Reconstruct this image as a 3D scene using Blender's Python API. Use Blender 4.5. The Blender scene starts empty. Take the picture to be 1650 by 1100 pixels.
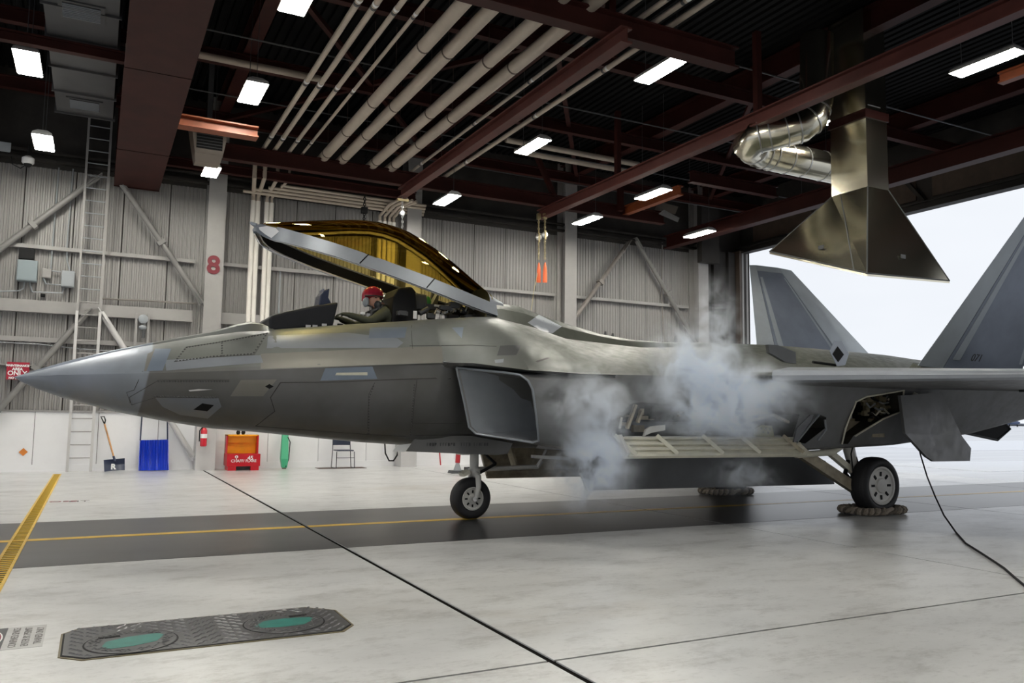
import bpy, bmesh, math, random
from mathutils import Vector, Matrix
from mathutils.bvhtree import BVHTree
R = math.radians
random.seed(7)
scene = bpy.context.scene
col = scene.collection

# ------------------------------------------------------------------ camera
F_PX = 1305.0
CAM = Vector((0.798421, -10.273948, 1.40))
c_r = Vector((0.889394, -0.456937, 0.013660)).normalized()
c_u = Vector((-0.054194, -0.075722, 0.995655)).normalized()
c_f = Vector((0.453918, 0.886270, 0.092110)).normalized()
cam_d = bpy.data.cameras.new('camera')
cam_d.sensor_fit = 'HORIZONTAL'; cam_d.sensor_width = 36.0
cam_d.lens = F_PX / 1650.0 * 36.0
cam_d.clip_start = 0.05; cam_d.clip_end = 2000
cam = bpy.data.objects.new('camera', cam_d); col.objects.link(cam)
cam.matrix_world = Matrix(((c_r.x, c_u.x, -c_f.x, CAM.x), (c_r.y, c_u.y, -c_f.y, CAM.y), (c_r.z, c_u.z, -c_f.z, CAM.z), (0, 0, 0, 1)))
scene.camera = cam

# ------------------------------------------------------------------ world: an overcast sky
world = bpy.data.worlds.new('overcast'); scene.world = world; world.use_nodes = True
wn = world.node_tree; wn.nodes.clear()
w_out = wn.nodes.new('ShaderNodeOutputWorld'); w_bg = wn.nodes.new('ShaderNodeBackground')
w_tc = wn.nodes.new('ShaderNodeTexCoord'); w_no = wn.nodes.new('ShaderNodeTexNoise'); w_cr = wn.nodes.new('ShaderNodeValToRGB')
w_mp = wn.nodes.new('ShaderNodeMapping'); w_mp.inputs['Scale'].default_value = (1.0, 1.0, 3.0)
w_no.inputs['Scale'].default_value = 2.2; w_no.inputs['Detail'].default_value = 4
w_cr.color_ramp.elements[0].position = 0.3; w_cr.color_ramp.elements[0].color = (0.86, 0.90, 0.96, 1)
w_cr.color_ramp.elements[1].position = 0.7; w_cr.color_ramp.elements[1].color = (0.95, 0.98, 1.03, 1)
wn.links.new(w_tc.outputs['Generated'], w_mp.inputs[0]); wn.links.new(w_mp.outputs[0], w_no.inputs['Vector'])
wn.links.new(w_no.outputs[0], w_cr.inputs[0]); wn.links.new(w_cr.outputs[0], w_bg.inputs[0]); wn.links.new(w_bg.outputs[0], w_out.inputs[0])
w_bg.inputs[1].default_value = 1.0
LAMP_POWER = 120.0

# ------------------------------------------------------------------ view
vs = scene.view_settings
vs.view_transform = 'Standard'; vs.look = 'None'; vs.gamma = 1.0; vs.use_curve_mapping = False
vs.exposure = 0.0
scene.cycles.use_denoising = True
scene.cycles.max_bounces = 10; scene.cycles.diffuse_bounces = 4; scene.cycles.glossy_bounces = 4
scene.cycles.transparent_max_bounces = 12; scene.cycles.volume_bounces = 8
scene.cycles.sample_clamp_indirect = 6.0
scene.cycles.caustics_reflective = False; scene.cycles.caustics_refractive = False

# ------------------------------------------------------------------ helpers
def ray(px, py): return c_f + c_r * ((px - 825) / F_PX) - c_u * ((py - 550) / F_PX)
def onz(px, py, z): d = ray(px, py); return CAM + d * ((z - CAM.z) / d.z)
def ony(px, py, y): d = ray(px, py); return CAM + d * ((y - CAM.y) / d.y)
def onx(px, py, x): d = ray(px, py); return CAM + d * ((x - CAM.x) / d.x)
def V(*a): return Vector(a)
def lerp(a, b, t): return a + (b - a) * t
def interp(x, tab):
    if x <= tab[0][0]: return tab[0][1]
    for (a, va), (b, vb) in zip(tab, tab[1:]):
        if x <= b: return va + (vb - va) * (x - a) / (b - a)
    return tab[-1][1]

MATS = {}
def mat(name, color, rough=0.5, metal=0.0, var=0.0, scale=3.0, col2=None, bump=0.0, bscale=20.0, emit=None, estr=0, spec=0.5, coat=0.0, stretch=(1, 1, 1)):
    if name in MATS: return MATS[name]
    m = bpy.data.materials.new(name); m.use_nodes = True
    nt = m.node_tree; b = nt.nodes['Principled BSDF']
    b.inputs['Base Color'].default_value = (*color, 1); b.inputs['Roughness'].default_value = rough
    b.inputs['Metallic'].default_value = metal; b.inputs['Specular IOR Level'].default_value = spec
    b.inputs['Coat Weight'].default_value = coat
    if emit: b.inputs['Emission Color'].default_value = (*emit, 1); b.inputs['Emission Strength'].default_value = estr
    if var or bump:
        tc = nt.nodes.new('ShaderNodeTexCoord'); mp = nt.nodes.new('ShaderNodeMapping'); mp.inputs['Scale'].default_value = stretch
        nt.links.new(tc.outputs['Object'], mp.inputs[0])
    if var:
        n = nt.nodes.new('ShaderNodeTexNoise'); n.inputs['Scale'].default_value = scale; n.inputs['Detail'].default_value = 6; n.inputs['Roughness'].default_value = 0.6
        cr = nt.nodes.new('ShaderNodeValToRGB')
        c2 = col2 or tuple(max(0, c * (1 - var)) for c in color)
        cr.color_ramp.elements[0].position = 0.3; cr.color_ramp.elements[0].color = (*c2, 1)
        cr.color_ramp.elements[1].position = 0.62; cr.color_ramp.elements[1].color = (*color, 1)
        nt.links.new(mp.outputs[0], n.inputs['Vector']); nt.links.new(n.outputs[0], cr.inputs[0]); nt.links.new(cr.outputs[0], b.inputs['Base Color'])
    if bump:
        n2 = nt.nodes.new('ShaderNodeTexNoise'); n2.inputs['Scale'].default_value = bscale; n2.inputs['Detail'].default_value = 3
        bp = nt.nodes.new('ShaderNodeBump'); bp.inputs['Strength'].default_value = bump; bp.inputs['Distance'].default_value = 0.02
        nt.links.new(mp.outputs[0], n2.inputs['Vector']); nt.links.new(n2.outputs[0], bp.inputs['Height']); nt.links.new(bp.outputs[0], b.inputs['Normal'])
    MATS[name] = m
    return m

class MB:
    def __init__(s): s.v = []; s.f = []
    def add(s, vs, fs):
        o = len(s.v); s.v += [Vector(p) for p in vs]; s.f += [tuple(i + o for i in f) for f in fs]; return s
    def box(s, a, b):
        x0, y0, z0 = a; x1, y1, z1 = b
        return s.add([(x0, y0, z0), (x1, y0, z0), (x1, y1, z0), (x0, y1, z0), (x0, y0, z1), (x1, y0, z1), (x1, y1, z1), (x0, y1, z1)],
                     [(0, 3, 2, 1), (4, 5, 6, 7), (0, 1, 5, 4), (1, 2, 6, 5), (2, 3, 7, 6), (3, 0, 4, 7)])
    def bar(s, p, q, w, h, up=(0, 0, 1)):
        p, q = Vector(p), Vector(q); d = (q - p).normalized(); up = Vector(up)
        x = d.cross(up)
        if x.length < 1e-4: x = d.cross(Vector((0, 1, 0)))
        x.normalize(); y = x.cross(d)
        c = [p + x * i * w / 2 + y * j * h / 2 for i, j in ((-1, -1), (1, -1), (1, 1), (-1, 1))]
        c += [k + (q - p) for k in c]
        return s.add(c, [(0, 3, 2, 1), (4, 5, 6, 7), (0, 1, 5, 4), (1, 2, 6, 5), (2, 3, 7, 6), (3, 0, 4, 7)])
    def ibeam(s, p, q, w, h, t=0.025, up=(0, 0, 1)):
        p, q = Vector(p), Vector(q); d = (q - p).normalized(); up = Vector(up)
        x = d.cross(up); x.normalize(); y = x.cross(d)
        s.bar(p + y * (h / 2 - t / 2), q + y * (h / 2 - t / 2), w, t, up); s.bar(p - y * (h / 2 - t / 2), q - y * (h / 2 - t / 2), w, t, up)
        return s.bar(p, q, t, h - 2 * t, up)
    def tube(s, pts, r, n=12, cap=True):
        pts = [Vector(p) for p in pts]; rs = r if isinstance(r, (list, tuple)) else [r] * len(pts)
        o = len(s.v); prev = None
        for i, p in enumerate(pts):
            if i == 0: d = pts[1] - p
            elif i == len(pts) - 1: d = p - pts[-2]
            else: d = (pts[i + 1] - p).normalized() + (p - pts[i - 1]).normalized()
            d.normalize()
            if prev is None:
                x = d.cross(Vector((0, 0, 1)))
                if x.length < 1e-3: x = d.cross(Vector((0, 1, 0)))
            else:
                x = prev - d * prev.dot(d)
            x.normalize(); prev = x; y = d.cross(x)
            k = 1.0
            if 0 < i < len(pts) - 1:
                k = 1.0 / max(0.5, math.cos(0.5 * (pts[i + 1] - p).angle(p - pts[i - 1], 0)))
            for j in range(n):
                a = 2 * math.pi * j / n; s.v.append(p + (x * math.cos(a) + y * math.sin(a)) * rs[i])
        for i in range(len(pts) - 1):
            for j in range(n):
                a = o + i * n + j; b = o + i * n + (j + 1) % n; s.f.append((a, b, b + n, a + n))
        if cap:
            s.f.append(tuple(o + j for j in reversed(range(n)))); e = o + (len(pts) - 1) * n; s.f.append(tuple(e + j for j in range(n)))
        return s
    def lathe(s, c, axis, prof, n=24):
        """prof: list of (radius, along); closed with caps where radius > 0"""
        c = Vector(c); a = Vector(axis).normalized(); x = a.cross(Vector((0, 0, 1)))
        if x.length < 1e-3: x = a.cross(Vector((0, 1, 0)))
        x.normalize(); y = a.cross(x); o = len(s.v)
        for r_, h in prof:
            for j in range(n):
                t = 2 * math.pi * j / n; s.v.append(c + a * h + (x * math.cos(t) + y * math.sin(t)) * r_)
        for i in range(len(prof) - 1):
            for j in range(n):
                p = o + i * n + j; q = o + i * n + (j + 1) % n; s.f.append((p, q, q + n, p + n))
        s.f.append(tuple(o + j for j in reversed(range(n)))); e = o + (len(prof) - 1) * n; s.f.append(tuple(e + j for j in range(n)))
        return s
    def prism(s, poly, d):
        """poly: 3D points of a planar outline, d: extrusion vector"""
        poly = [Vector(p) for p in poly]; d = Vector(d); n = len(poly)
        return s.add(poly + [p + d for p in poly], [tuple(reversed(range(n))), tuple(range(n, 2 * n))] + [(i, (i + 1) % n, n + (i + 1) % n, n + i) for i in range(n)])
    def loft(s, rings, cap=True, closed=True):
        o = len(s.v); n = len(rings[0])
        for r_ in rings: s.v += [Vector(p) for p in r_]
        for i in range(len(rings) - 1):
            for j in range(n if closed else n - 1):
                a = o + i * n + j; b = o + i * n + (j + 1) % n; s.f.append((a, b, b + n, a + n))
        if cap:
            s.f.append(tuple(o + j for j in reversed(range(n)))); e = o + (len(rings) - 1) * n; s.f.append(tuple(e + j for j in range(n)))
        return s
    def ellipsoid(s, c, r, n=16, m=10, rot=None):
        c = Vector(c); o = len(s.v); rot = rot or Matrix.Identity(3)
        for i in range(m + 1):
            t = math.pi * i / m
            for j in range(n):
                a = 2 * math.pi * j / n
                s.v.append(c + rot @ Vector((r[0] * math.sin(t) * math.cos(a), r[1] * math.sin(t) * math.sin(a), r[2] * math.cos(t))))
        for i in range(m):
            for j in range(n):
                a = o + i * n + j; b = o + i * n + (j + 1) % n; s.f.append((a, a + n, b + n, b))
        return s

BASE = {}
def mesh_of(name, mb, base, smooth=False, angle=40):
    me = bpy.data.meshes.new(name)
    me.from_pydata([tuple(p - base) for p in mb.v], [], mb.f)
    bm = bmesh.new(); bm.from_mesh(me)
    bmesh.ops.remove_doubles(bm, verts=bm.verts, dist=1e-5)
    bmesh.ops.recalc_face_normals(bm, faces=bm.faces)
    if smooth:
        for f in bm.faces: f.smooth = True
        for e in bm.edges:
            if len(e.link_faces) == 2 and e.calc_face_angle(0) > R(angle): e.smooth = False
    bm.to_mesh(me); bm.free()
    return me
def link(name, me, parent=None, m=None):
    o = bpy.data.objects.new(name, me); col.objects.link(o)
    if m is not None and me is not None:
        me.materials.clear(); me.materials.append(m)
    if parent: o.parent = parent
    return o
def root_base(o):
    while o.parent: o = o.parent
    return BASE.get(o.name, Vector((0, 0, 0)))
def part(name, mb, m, parent, smooth=False, angle=40, label=None, kind=None, bevel=0):
    o = link(name, mesh_of(name, mb, root_base(parent), smooth, angle), parent, m)
    if label: o['label'] = label
    if kind: o['kind'] = kind
    if bevel:
        md = o.modifiers.new('bevel', 'BEVEL'); md.width = bevel; md.segments = 2; md.limit_method = 'ANGLE'; md.angle_limit = R(40)
    return o
def tag(o, label=None, cat=None, group=None, kind=None):
    if label: o['label'] = label
    if cat: o['category'] = cat
    if group: o['group'] = group
    if kind: o['kind'] = kind
    return o
def thing(name, label, cat, base, group=None, kind=None):
    o = bpy.data.objects.new(name, None); col.objects.link(o); o.location = base; o.empty_display_size = 0.2
    BASE[o.name] = Vector(base)
    return tag(o, label, cat, group, kind)
def solo(name, mb, m, label, cat, base=(0, 0, 0), smooth=False, group=None, kind=None, angle=40, bevel=0):
    base = Vector(base)
    o = link(name, mesh_of(name, mb, base, smooth, angle), None, m); o.location = base; BASE[o.name] = base
    if bevel:
        md = o.modifiers.new('bevel', 'BEVEL'); md.width = bevel; md.segments = 2; md.limit_method = 'ANGLE'; md.angle_limit = R(40)
    return tag(o, label, cat, group, kind)
def text(name, body, parent, m, origin, xdir, ydir, size, depth=0.004, align='CENTER', bold=0.0):
    """lettering lying in the plane xdir/ydir, origin = centre of the line, size = cap height"""
    cu = bpy.data.curves.new(name, 'FONT'); cu.body = body; cu.align_x = align; cu.align_y = 'CENTER'
    cu.size = size / 0.72; cu.extrude = depth; cu.offset = bold
    tmp = bpy.data.objects.new(name, cu); col.objects.link(tmp)
    dg = bpy.context.evaluated_depsgraph_get()
    me = bpy.data.meshes.new_from_object(tmp.evaluated_get(dg))
    bpy.data.objects.remove(tmp); bpy.data.curves.remove(cu)
    x = Vector(xdir).normalized(); y = Vector(ydir).normalized(); z = x.cross(y)
    b = root_base(parent)
    M = Matrix(((x.x, y.x, z.x, origin[0] - b.x), (x.y, y.y, z.y, origin[1] - b.y), (x.z, y.z, z.z, origin[2] - b.z), (0, 0, 0, 1)))
    me.transform(M)
    o = link(name, me, parent, m); o['kind'] = 'stuff'
    return o

# ------------------------------------------------------------------ materials
def floor_material():
    m = bpy.data.materials.new('polished_concrete'); m.use_nodes = True; nt = m.node_tree; b = nt.nodes['Principled BSDF']; L = nt.links.new
    tc = nt.nodes.new('ShaderNodeTexCoord')
    mp = nt.nodes.new('ShaderNodeMapping'); mp.inputs['Scale'].default_value = (0.5, 1.0, 1.0); L(tc.outputs['Object'], mp.inputs[0])
    def noise(sc, det, ro): 
        n = nt.nodes.new('ShaderNodeTexNoise'); n.inputs['Scale'].default_value = sc; n.inputs['Detail'].default_value = det; n.inputs['Roughness'].default_value = ro
        L(mp.outputs[0], n.inputs['Vector']); return n
    def ramp(n, p0, c0, p1, c1):
        c = nt.nodes.new('ShaderNodeValToRGB'); c.color_ramp.elements[0].position = p0; c.color_ramp.elements[0].color = (*c0, 1)
        c.color_ramp.elements[1].position = p1; c.color_ramp.elements[1].color = (*c1, 1); L(n.outputs[0], c.inputs[0]); return c
    def mul(a, bb, f=1.0):
        x = nt.nodes.new('ShaderNodeMix'); x.data_type = 'RGBA'; x.blend_type = 'MULTIPLY'; x.inputs[0].default_value = f
        L(a.outputs[0] if a.bl_idname != 'ShaderNodeMix' else a.outputs[2], x.inputs[6]); L(bb.outputs[0], x.inputs[7]); return x
    a = ramp(noise(0.7, 8, 0.65), 0.3, (0.46, 0.465, 0.47), 0.65, (0.68, 0.685, 0.69))
    s = ramp(noise(3.2, 12, 0.8), 0.33, (0.34, 0.32, 0.29), 0.50, (1, 1, 1))
    r = ramp(noise(0.35, 6, 0.6), 0.30, (0.80, 0.68, 0.52), 0.42, (1, 1, 1))
    sp = ramp(noise(28, 3, 0.5), 0.30, (0.72, 0.72, 0.72), 0.42, (1, 1, 1))
    k = mul(mul(mul(a, s, 0.7), r, 0.55), sp, 0.6)
    L(k.outputs[2], b.inputs['Base Color'])
    rr = nt.nodes.new('ShaderNodeMapRange'); rr.inputs[1].default_value = 0.3; rr.inputs[2].default_value = 0.7; rr.inputs[3].default_value = 0.16; rr.inputs[4].default_value = 0.30
    rr.inputs[3].default_value = 0.36; rr.inputs[4].default_value = 0.52; L(noise(3.0, 6, 0.6).outputs[0], rr.inputs[0]); L(rr.outputs[0], b.inputs['Roughness'])
    b.inputs['Specular IOR Level'].default_value = 0.7; b.inputs['Coat Weight'].default_value = 1.0; b.inputs['Coat Roughness'].default_value = 0.32; b.inputs['Coat IOR'].default_value = 1.5
    return m
M_FLOOR = floor_material()
M_BAND = mat('black_floor_paint', (0.014, 0.0145, 0.017), 0.5, var=0.5, scale=1.4, col2=(0.032, 0.032, 0.036), stretch=(0.4, 1.5, 1), spec=0.2, coat=0.8)
M_BAND.node_tree.nodes['Principled BSDF'].inputs['Coat Roughness'].default_value = 0.30
M_YEL = mat('yellow_paint', (0.80, 0.50, 0.03), 0.35, var=0.25, scale=5)
M_DARK = mat('joint_dark', (0.005, 0.0045, 0.004), 0.9, spec=0.05)
M_RAIL = mat('crane_rail_red', (0.105, 0.034, 0.028), 0.5, spec=0.25, var=0.3, scale=1.6)
M_MID = mat('mid_white_steel', (0.50, 0.49, 0.49), 0.45, var=0.1, scale=2)
M_LITRED = mat('lamplit_red_steel', (0.24, 0.058, 0.018), 0.5, var=0.3, scale=3)  # red roof steel with orange lamp light put into its colour
M_APRON = mat('wet_apron', (0.62, 0.64, 0.68), 0.22, var=0.35, scale=0.25, stretch=(0.25, 2.0, 1))
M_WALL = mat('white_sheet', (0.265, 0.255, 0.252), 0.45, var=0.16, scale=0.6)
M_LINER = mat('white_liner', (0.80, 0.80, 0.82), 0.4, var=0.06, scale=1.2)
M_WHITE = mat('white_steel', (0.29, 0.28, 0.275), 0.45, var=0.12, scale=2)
M_PIPE = mat('cream_pipe', (0.46, 0.39, 0.32), 0.5, var=0.15, scale=2)
M_PIPEW = mat('white_pipe', (0.74, 0.71, 0.66), 0.45, var=0.08, scale=3)
M_BAND_S = mat('pipe_band', (0.08, 0.055, 0.045), 0.6)
M_LABELW = mat('pipe_label', (0.75, 0.75, 0.75), 0.5)
M_RED = mat('oxide_red_steel', (0.045, 0.0115, 0.009), 0.55, spec=0.18, var=0.35, scale=1.6)
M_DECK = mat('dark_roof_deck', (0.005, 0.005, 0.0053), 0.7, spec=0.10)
M_DKSHEET = mat('dark_sheet', (0.045, 0.041, 0.038), 0.6, spec=0.2, var=0.4, scale=1.5)  # dark grey sheet with a random tone
M_BLACK = mat('black_rubber', (0.009, 0.009, 0.010), 0.7, spec=0.25)
M_GREY = mat('grey_enclosure', (0.27, 0.29, 0.31), 0.45)
M_DKGREY = mat('dark_grey', (0.06, 0.062, 0.066), 0.5)
M_STEEL = mat('galvanised', (0.55, 0.55, 0.56), 0.32, metal=0.9, var=0.15, scale=3)

# ================================================================== THE SETTING
WY = 11.2                        # inner face of the far wall
XJ = [-8.5, -1.98, 3.22, 8.42, 13.62, 18.82, 20.9]
YJ = [-16.0, -6.1, 11.2]
# ---- floor: dark bed, concrete slabs proud of it, painted lane
bed = MB().box((-9, -16.5, -0.12), (20.95, 11.6, -0.009))
floor = link('floor', mesh_of('floor', bed, V(0, 0, 0)), None, M_DARK); tag(floor, 'pale polished concrete hangar floor with dark slab joints', 'floor', kind='structure')
for i in range(len(XJ) - 1):
    for j in range(len(YJ) - 1):
        g = 0.012; ga = 0.024 if i == 2 else g; gb = 0.024 if i == 1 else g
        part('floor_slab', MB().box((XJ[i] + ga, YJ[j] + g, -0.0085), (XJ[i + 1] - gb, YJ[j + 1] - g, 0)), M_FLOOR, floor)
band = MB(); yel = MB()
for i in range(len(XJ) - 1):
    ga = 0.024 if i == 2 else 0.012; gb = 0.024 if i == 1 else 0.012; band.box((XJ[i] + ga, -1.75, 0.0), (XJ[i + 1] - gb, 1.58, 0.002)); yel.box((XJ[i] + ga, -0.075, 0.002), (XJ[i + 1] - gb, 0.075, 0.004))
part('painted_lane', band, M_BAND, floor, label='black painted taxi lane')
part('centre_line', yel, M_YEL, floor, label='yellow taxi centre line')
# ---- wet apron outside
apron = solo('apron', MB().box((20.97, -300, -0.10), (600, 400, -0.012)), M_APRON, 'wet snow-streaked apron outside the open hangar door', 'apron', kind='structure')
ap2 = solo('apron', MB().box((-600, -300, -0.10), (-9.02, 400, -0.012)), M_APRON, 'apron beyond the open nose end of the hangar', 'apron', kind='structure')
M_ASPH = mat('wet_asphalt', (0.20, 0.205, 0.22), 0.15, var=0.4, scale=0.5, stretch=(0.3, 1.5, 1))
part('taxi_lane', MB().box((20.97, -1.75, -0.012), (90, 1.58, -0.008)), M_ASPH, apron)
part('lane_line', MB().box((20.97, -0.075, -0.008), (90, 0.075, -0.005)), M_LABELW, apron)
part('snow_patch', MB().box((24, 4.5, -0.012), (60, 8.5, -0.006)), mat('snow', (0.85, 0.87, 0.9), 0.7), apron)
part('snow_patch', MB().box((40, 16, -0.012), (160, 30, -0.004)), MATS['snow'], apron)

# ---- far wall
wall = link('wall_back', mesh_of('wall_back', MB().box((-9, WY + 0.1, 0), (20.95, WY + 0.3, 9.6)), V(0, 0, 0)), None, M_DKSHEET)
tag(wall, 'white corrugated metal wall behind the aircraft', 'wall', kind='structure')
def corrugated(w, z0, z1, pitch=0.104, d=0.022):
    mb = MB(); n = int(round(w / pitch)); pts = []
    for k in range(n):
        x = k * pitch; pts += [(x + 0.0, 0), (x + pitch * 0.34, 0), (x + pitch * 0.46, -d), (x + pitch * 0.88, -d)]
    pts.append((n * pitch - 0.002, 0))
    m = len(pts); o = len(mb.v)
    for x, y in pts: mb.v.append(V(x, y, z0))
    for x, y in pts: mb.v.append(V(x, y, z1))
    for k in range(m - 1): mb.f.append((k, k + 1, m + k + 1, m + k))
    return mb
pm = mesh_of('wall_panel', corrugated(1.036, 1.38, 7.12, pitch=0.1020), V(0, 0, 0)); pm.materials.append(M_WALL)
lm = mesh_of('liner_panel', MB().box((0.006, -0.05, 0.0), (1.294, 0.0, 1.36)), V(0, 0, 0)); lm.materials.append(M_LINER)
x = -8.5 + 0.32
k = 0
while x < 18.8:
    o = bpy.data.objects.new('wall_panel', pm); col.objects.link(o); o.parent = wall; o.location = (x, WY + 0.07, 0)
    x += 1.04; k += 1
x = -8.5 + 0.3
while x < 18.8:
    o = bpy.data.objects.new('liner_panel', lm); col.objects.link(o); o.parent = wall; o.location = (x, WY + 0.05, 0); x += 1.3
part('curb', MB().box((-8.5, WY - 0.02, 0), (18.9, WY + 0.0, 0.16)), M_LINER, wall)
part('wall_cap', MB().box((-8.5, WY - 0.03, 1.36), (18.9, WY + 0.06, 1.40)), M_WHITE, wall)
part('eave_band', MB().box((-8.5, WY + 0.03, 7.05), (18.9, WY + 0.099, 9.6)), M_DKSHEET, wall)
# girts
def girt(z0, z1, d, name='girt', m=M_WHITE):
    xs = [-8.5, 3.0, 8.2, 13.4, 18.6]; 
    for a, b in zip(xs, xs[1:]):
        part(name, MB().box((a + 0.25 if a > 0 else a, WY - d, z0), (b - 0.18, WY + 0.05, z1)), m, wall)
girt(5.10, 5.19, 0.10); girt(3.62, 3.90, 0.16, 'wind_beam'); girt(2.95, 3.06, 0.08); girt(2.40, 2.43, 0.05, 'conduit_rail')
for zz in (7.15, 7.34): part('eave_purlin', MB().box((-8.5, WY - 0.16, zz), (18.8, WY + 0.03, zz + 0.06)), M_DKSHEET, wall)
# columns
COLX = [-1.98, 3.25, 8.45, 13.55, 18.75]
for cx in COLX:
    mb = MB().ibeam((cx, WY - 0.22, 0), (cx, WY - 0.22, 9.4), 0.42, 0.50, 0.03, up=(0, 1, 0))
    part('column', mb, M_WHITE, wall)
    part('column_base', MB().box((cx - 0.225, WY - 0.49, 0.0), (cx + 0.225, WY + 0.02, 1.40)), M_MID, wall)
# number 8
eight_c = ony(344, 428, WY - 0.49)
text('column_number', '8', wall, mat('number_red', (0.15, 0.009, 0.02), 0.5), eight_c, (1, 0, 0), (0, 0, 1), 0.44, 0.004, bold=0.02)
# braces (round bars between the columns)
def brace(p, q, r=0.07, m=None):
    m = m or mat('brace_grey', (0.20, 0.195, 0.19), 0.45, var=0.2, scale=2)
    mb = MB().tube([p, q], r, 10)
    d = (Vector(q) - Vector(p)).normalized()
    for e in (Vector(p) + d * 0.1, Vector(q) - d * 0.1): mb.bar(e - d * 0.22, e + d * 0.22, 0.02, 0.24, up=(0, 1, 0))
    mb.bar(Vector(p).lerp(Vector(q), 0.5) - d * 0.05, Vector(p).lerp(Vector(q), 0.5) + d * 0.05, 0.2, 0.2)
    return part('brace', mb, m, wall, smooth=True)
yb = WY - 0.20
M_BRD = mat('grimy_steel', (0.20, 0.18, 0.165), 0.5, var=0.3, scale=2)
brace(ony(158, 285, yb), ony(-60, 445, yb)); brace(ony(192, 290, yb), ony(326, 488, yb))
brace(ony(142, 503, yb), ony(-30, 690, yb)); brace(ony(163, 503, yb), ony(311, 735, yb), m=M_MID)
brace(ony(1012, 392, yb), ony(921, 520, yb), m=M_BRD); brace(ony(1026, 388, yb), ony(1124, 556, yb))
brace((9.1, yb, 3.9), (10.9, yb, 7.0), m=M_BRD) if False else None
# dark pocket where the door leaves stack, door jambs and header
wr = link('wall_right', mesh_of('wall_right', MB().box((20.90, -16.5, 7.28), (21.15, 11.4, 9.6)), V(0, 0, 0)), None, M_DKSHEET)
tag(wr, 'dark header wall above the open hangar door', 'wall', kind='structure')
part('header_beam', MB().ibeam((20.75, -16, 7.30), (20.75, 11.2, 7.30), 0.30, 0.22, 0.03), M_DKSHEET, wr)
M_BRN = mat('brown_panel', (0.085, 0.06, 0.045), 0.6, var=0.3)
for i in range(7):
    y0 = 10.6 - i * 3.4
    part('header_panel', MB().box((20.86, y0 - 2.9, 7.55), (20.90, y0, 8.6)), M_BRN, wr)
    part('header_strut', MB().bar((20.8, y0 - 3.2, 7.45), (20.8, y0 - 2.2, 8.7), 0.10, 0.10), M_DKSHEET, wr)
for i in range(4):
    part('door_leaf', MB().box((19.15 + i * 0.33, WY - 0.05 - 0.10 * (i % 2), 0.05), (19.44 + i * 0.33, WY + 0.09, 7.2)), M_DKSHEET, wr)
for i, (a, m_) in enumerate(((20.50, M_BRN), (20.63, M_WHITE), (20.75, M_DKSHEET), (20.86, M_WHITE), (20.95, M_DKSHEET))):
    part('door_jamb', MB().box((a, WY - 0.30 + 0.02 * i, 0), (a + 0.085, WY + 0.08, 7.26)), m_, wr)
part('duct_box', MB().box((18.45, WY - 0.75, 6.6), (19.2, WY - 0.52, 8.6)), M_DKSHEET, wr)
# near wall behind the camera, nose-end header
wf = solo('wall_front', MB().box((-9, -16.7, 0), (20.95, -16.5, 9.6)), M_LINER, 'white wall on the near side of the hangar', 'wall', kind='structure')
wl = solo('wall_left', MB().box((-9.2, -16.5, 7.28), (-9.0, 11.5, 9.6)), M_DKSHEET, 'header wall above the open nose end', 'wall', kind='structure')

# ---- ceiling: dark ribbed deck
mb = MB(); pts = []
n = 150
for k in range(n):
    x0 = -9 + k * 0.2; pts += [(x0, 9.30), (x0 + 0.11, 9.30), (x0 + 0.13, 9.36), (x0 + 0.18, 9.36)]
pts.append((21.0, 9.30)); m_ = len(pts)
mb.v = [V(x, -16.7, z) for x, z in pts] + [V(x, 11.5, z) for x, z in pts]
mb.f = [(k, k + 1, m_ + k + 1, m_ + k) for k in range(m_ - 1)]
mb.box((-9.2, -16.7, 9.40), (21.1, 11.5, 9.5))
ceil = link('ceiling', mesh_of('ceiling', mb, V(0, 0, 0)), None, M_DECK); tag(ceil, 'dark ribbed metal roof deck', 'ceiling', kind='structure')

# ---- roof steel
def beam(label, p, q, w, h, m=M_RED, name='roof_beam'):
    """p, q are at the middle of the beam's UNDERSIDE"""
    p = Vector(p) + V(0, 0, h / 2); q = Vector(q) + V(0, 0, h / 2)
    return solo(name, MB().ibeam(p, q, w, h, 0.03), m, label, 'beam', kind='structure')
g = thing('box_girder', 'wide dark red girder running from the wall beside the left ladder', 'beam', (1.42, 0, 6.8), kind='structure')
part('web', MB().box((1.00, -14, 6.83), (1.84, 11.05, 9.3)), M_RED, g)
part('flange', MB().box((0.92, -14, 6.80), (1.92, 11.05, 6.83)), M_RED, g)
part('end_plate', MB().box((0.92, 11.05, 6.78), (1.92, 11.08, 9.3)), M_RED, g)
for yy in (8.0, 3.5, -0.4): part('splice_plate', MB().box((0.90, yy, 6.795), (1.94, yy + 0.012, 6.835)), M_DARK, g)
beam('long red roof beam over the canopy, carrying the pipes near the far wall', (3.1, 8.95, 7.20), (15.7, 8.95, 7.20), 0.22, 0.36)
beam('red roof beam crossing above the large pipes at the top of the picture', (1.95, -0.32, 7.20), (10.0, -0.32, 7.20), 0.24, 0.36)
beam('red crane rail hanging below the roof beams left of the twin pulleys', (7.52, -0.75, 6.94), (7.52, 9.2, 6.94), 0.20, 0.25, m=M_RAIL, name='crane_rail')
beam('longest red crane rail, its far end holding the twin pulleys', (11.70, -7.5, 6.94), (11.70, 9.4, 6.94), 0.20, 0.27, m=M_RAIL, name='crane_rail')
beam('deep red rail beam beside the door end of the hangar', (17.35, -7.5, 6.98), (17.35, 10.9, 6.98), 0.3, 0.42)
beam('thin dark red beam crossing the left air duct', (-7.0, onz(100, 83, 7.27).y, 7.27), (0.95, onz(100, 83, 7.27).y, 7.27), 0.14, 0.18)
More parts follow.
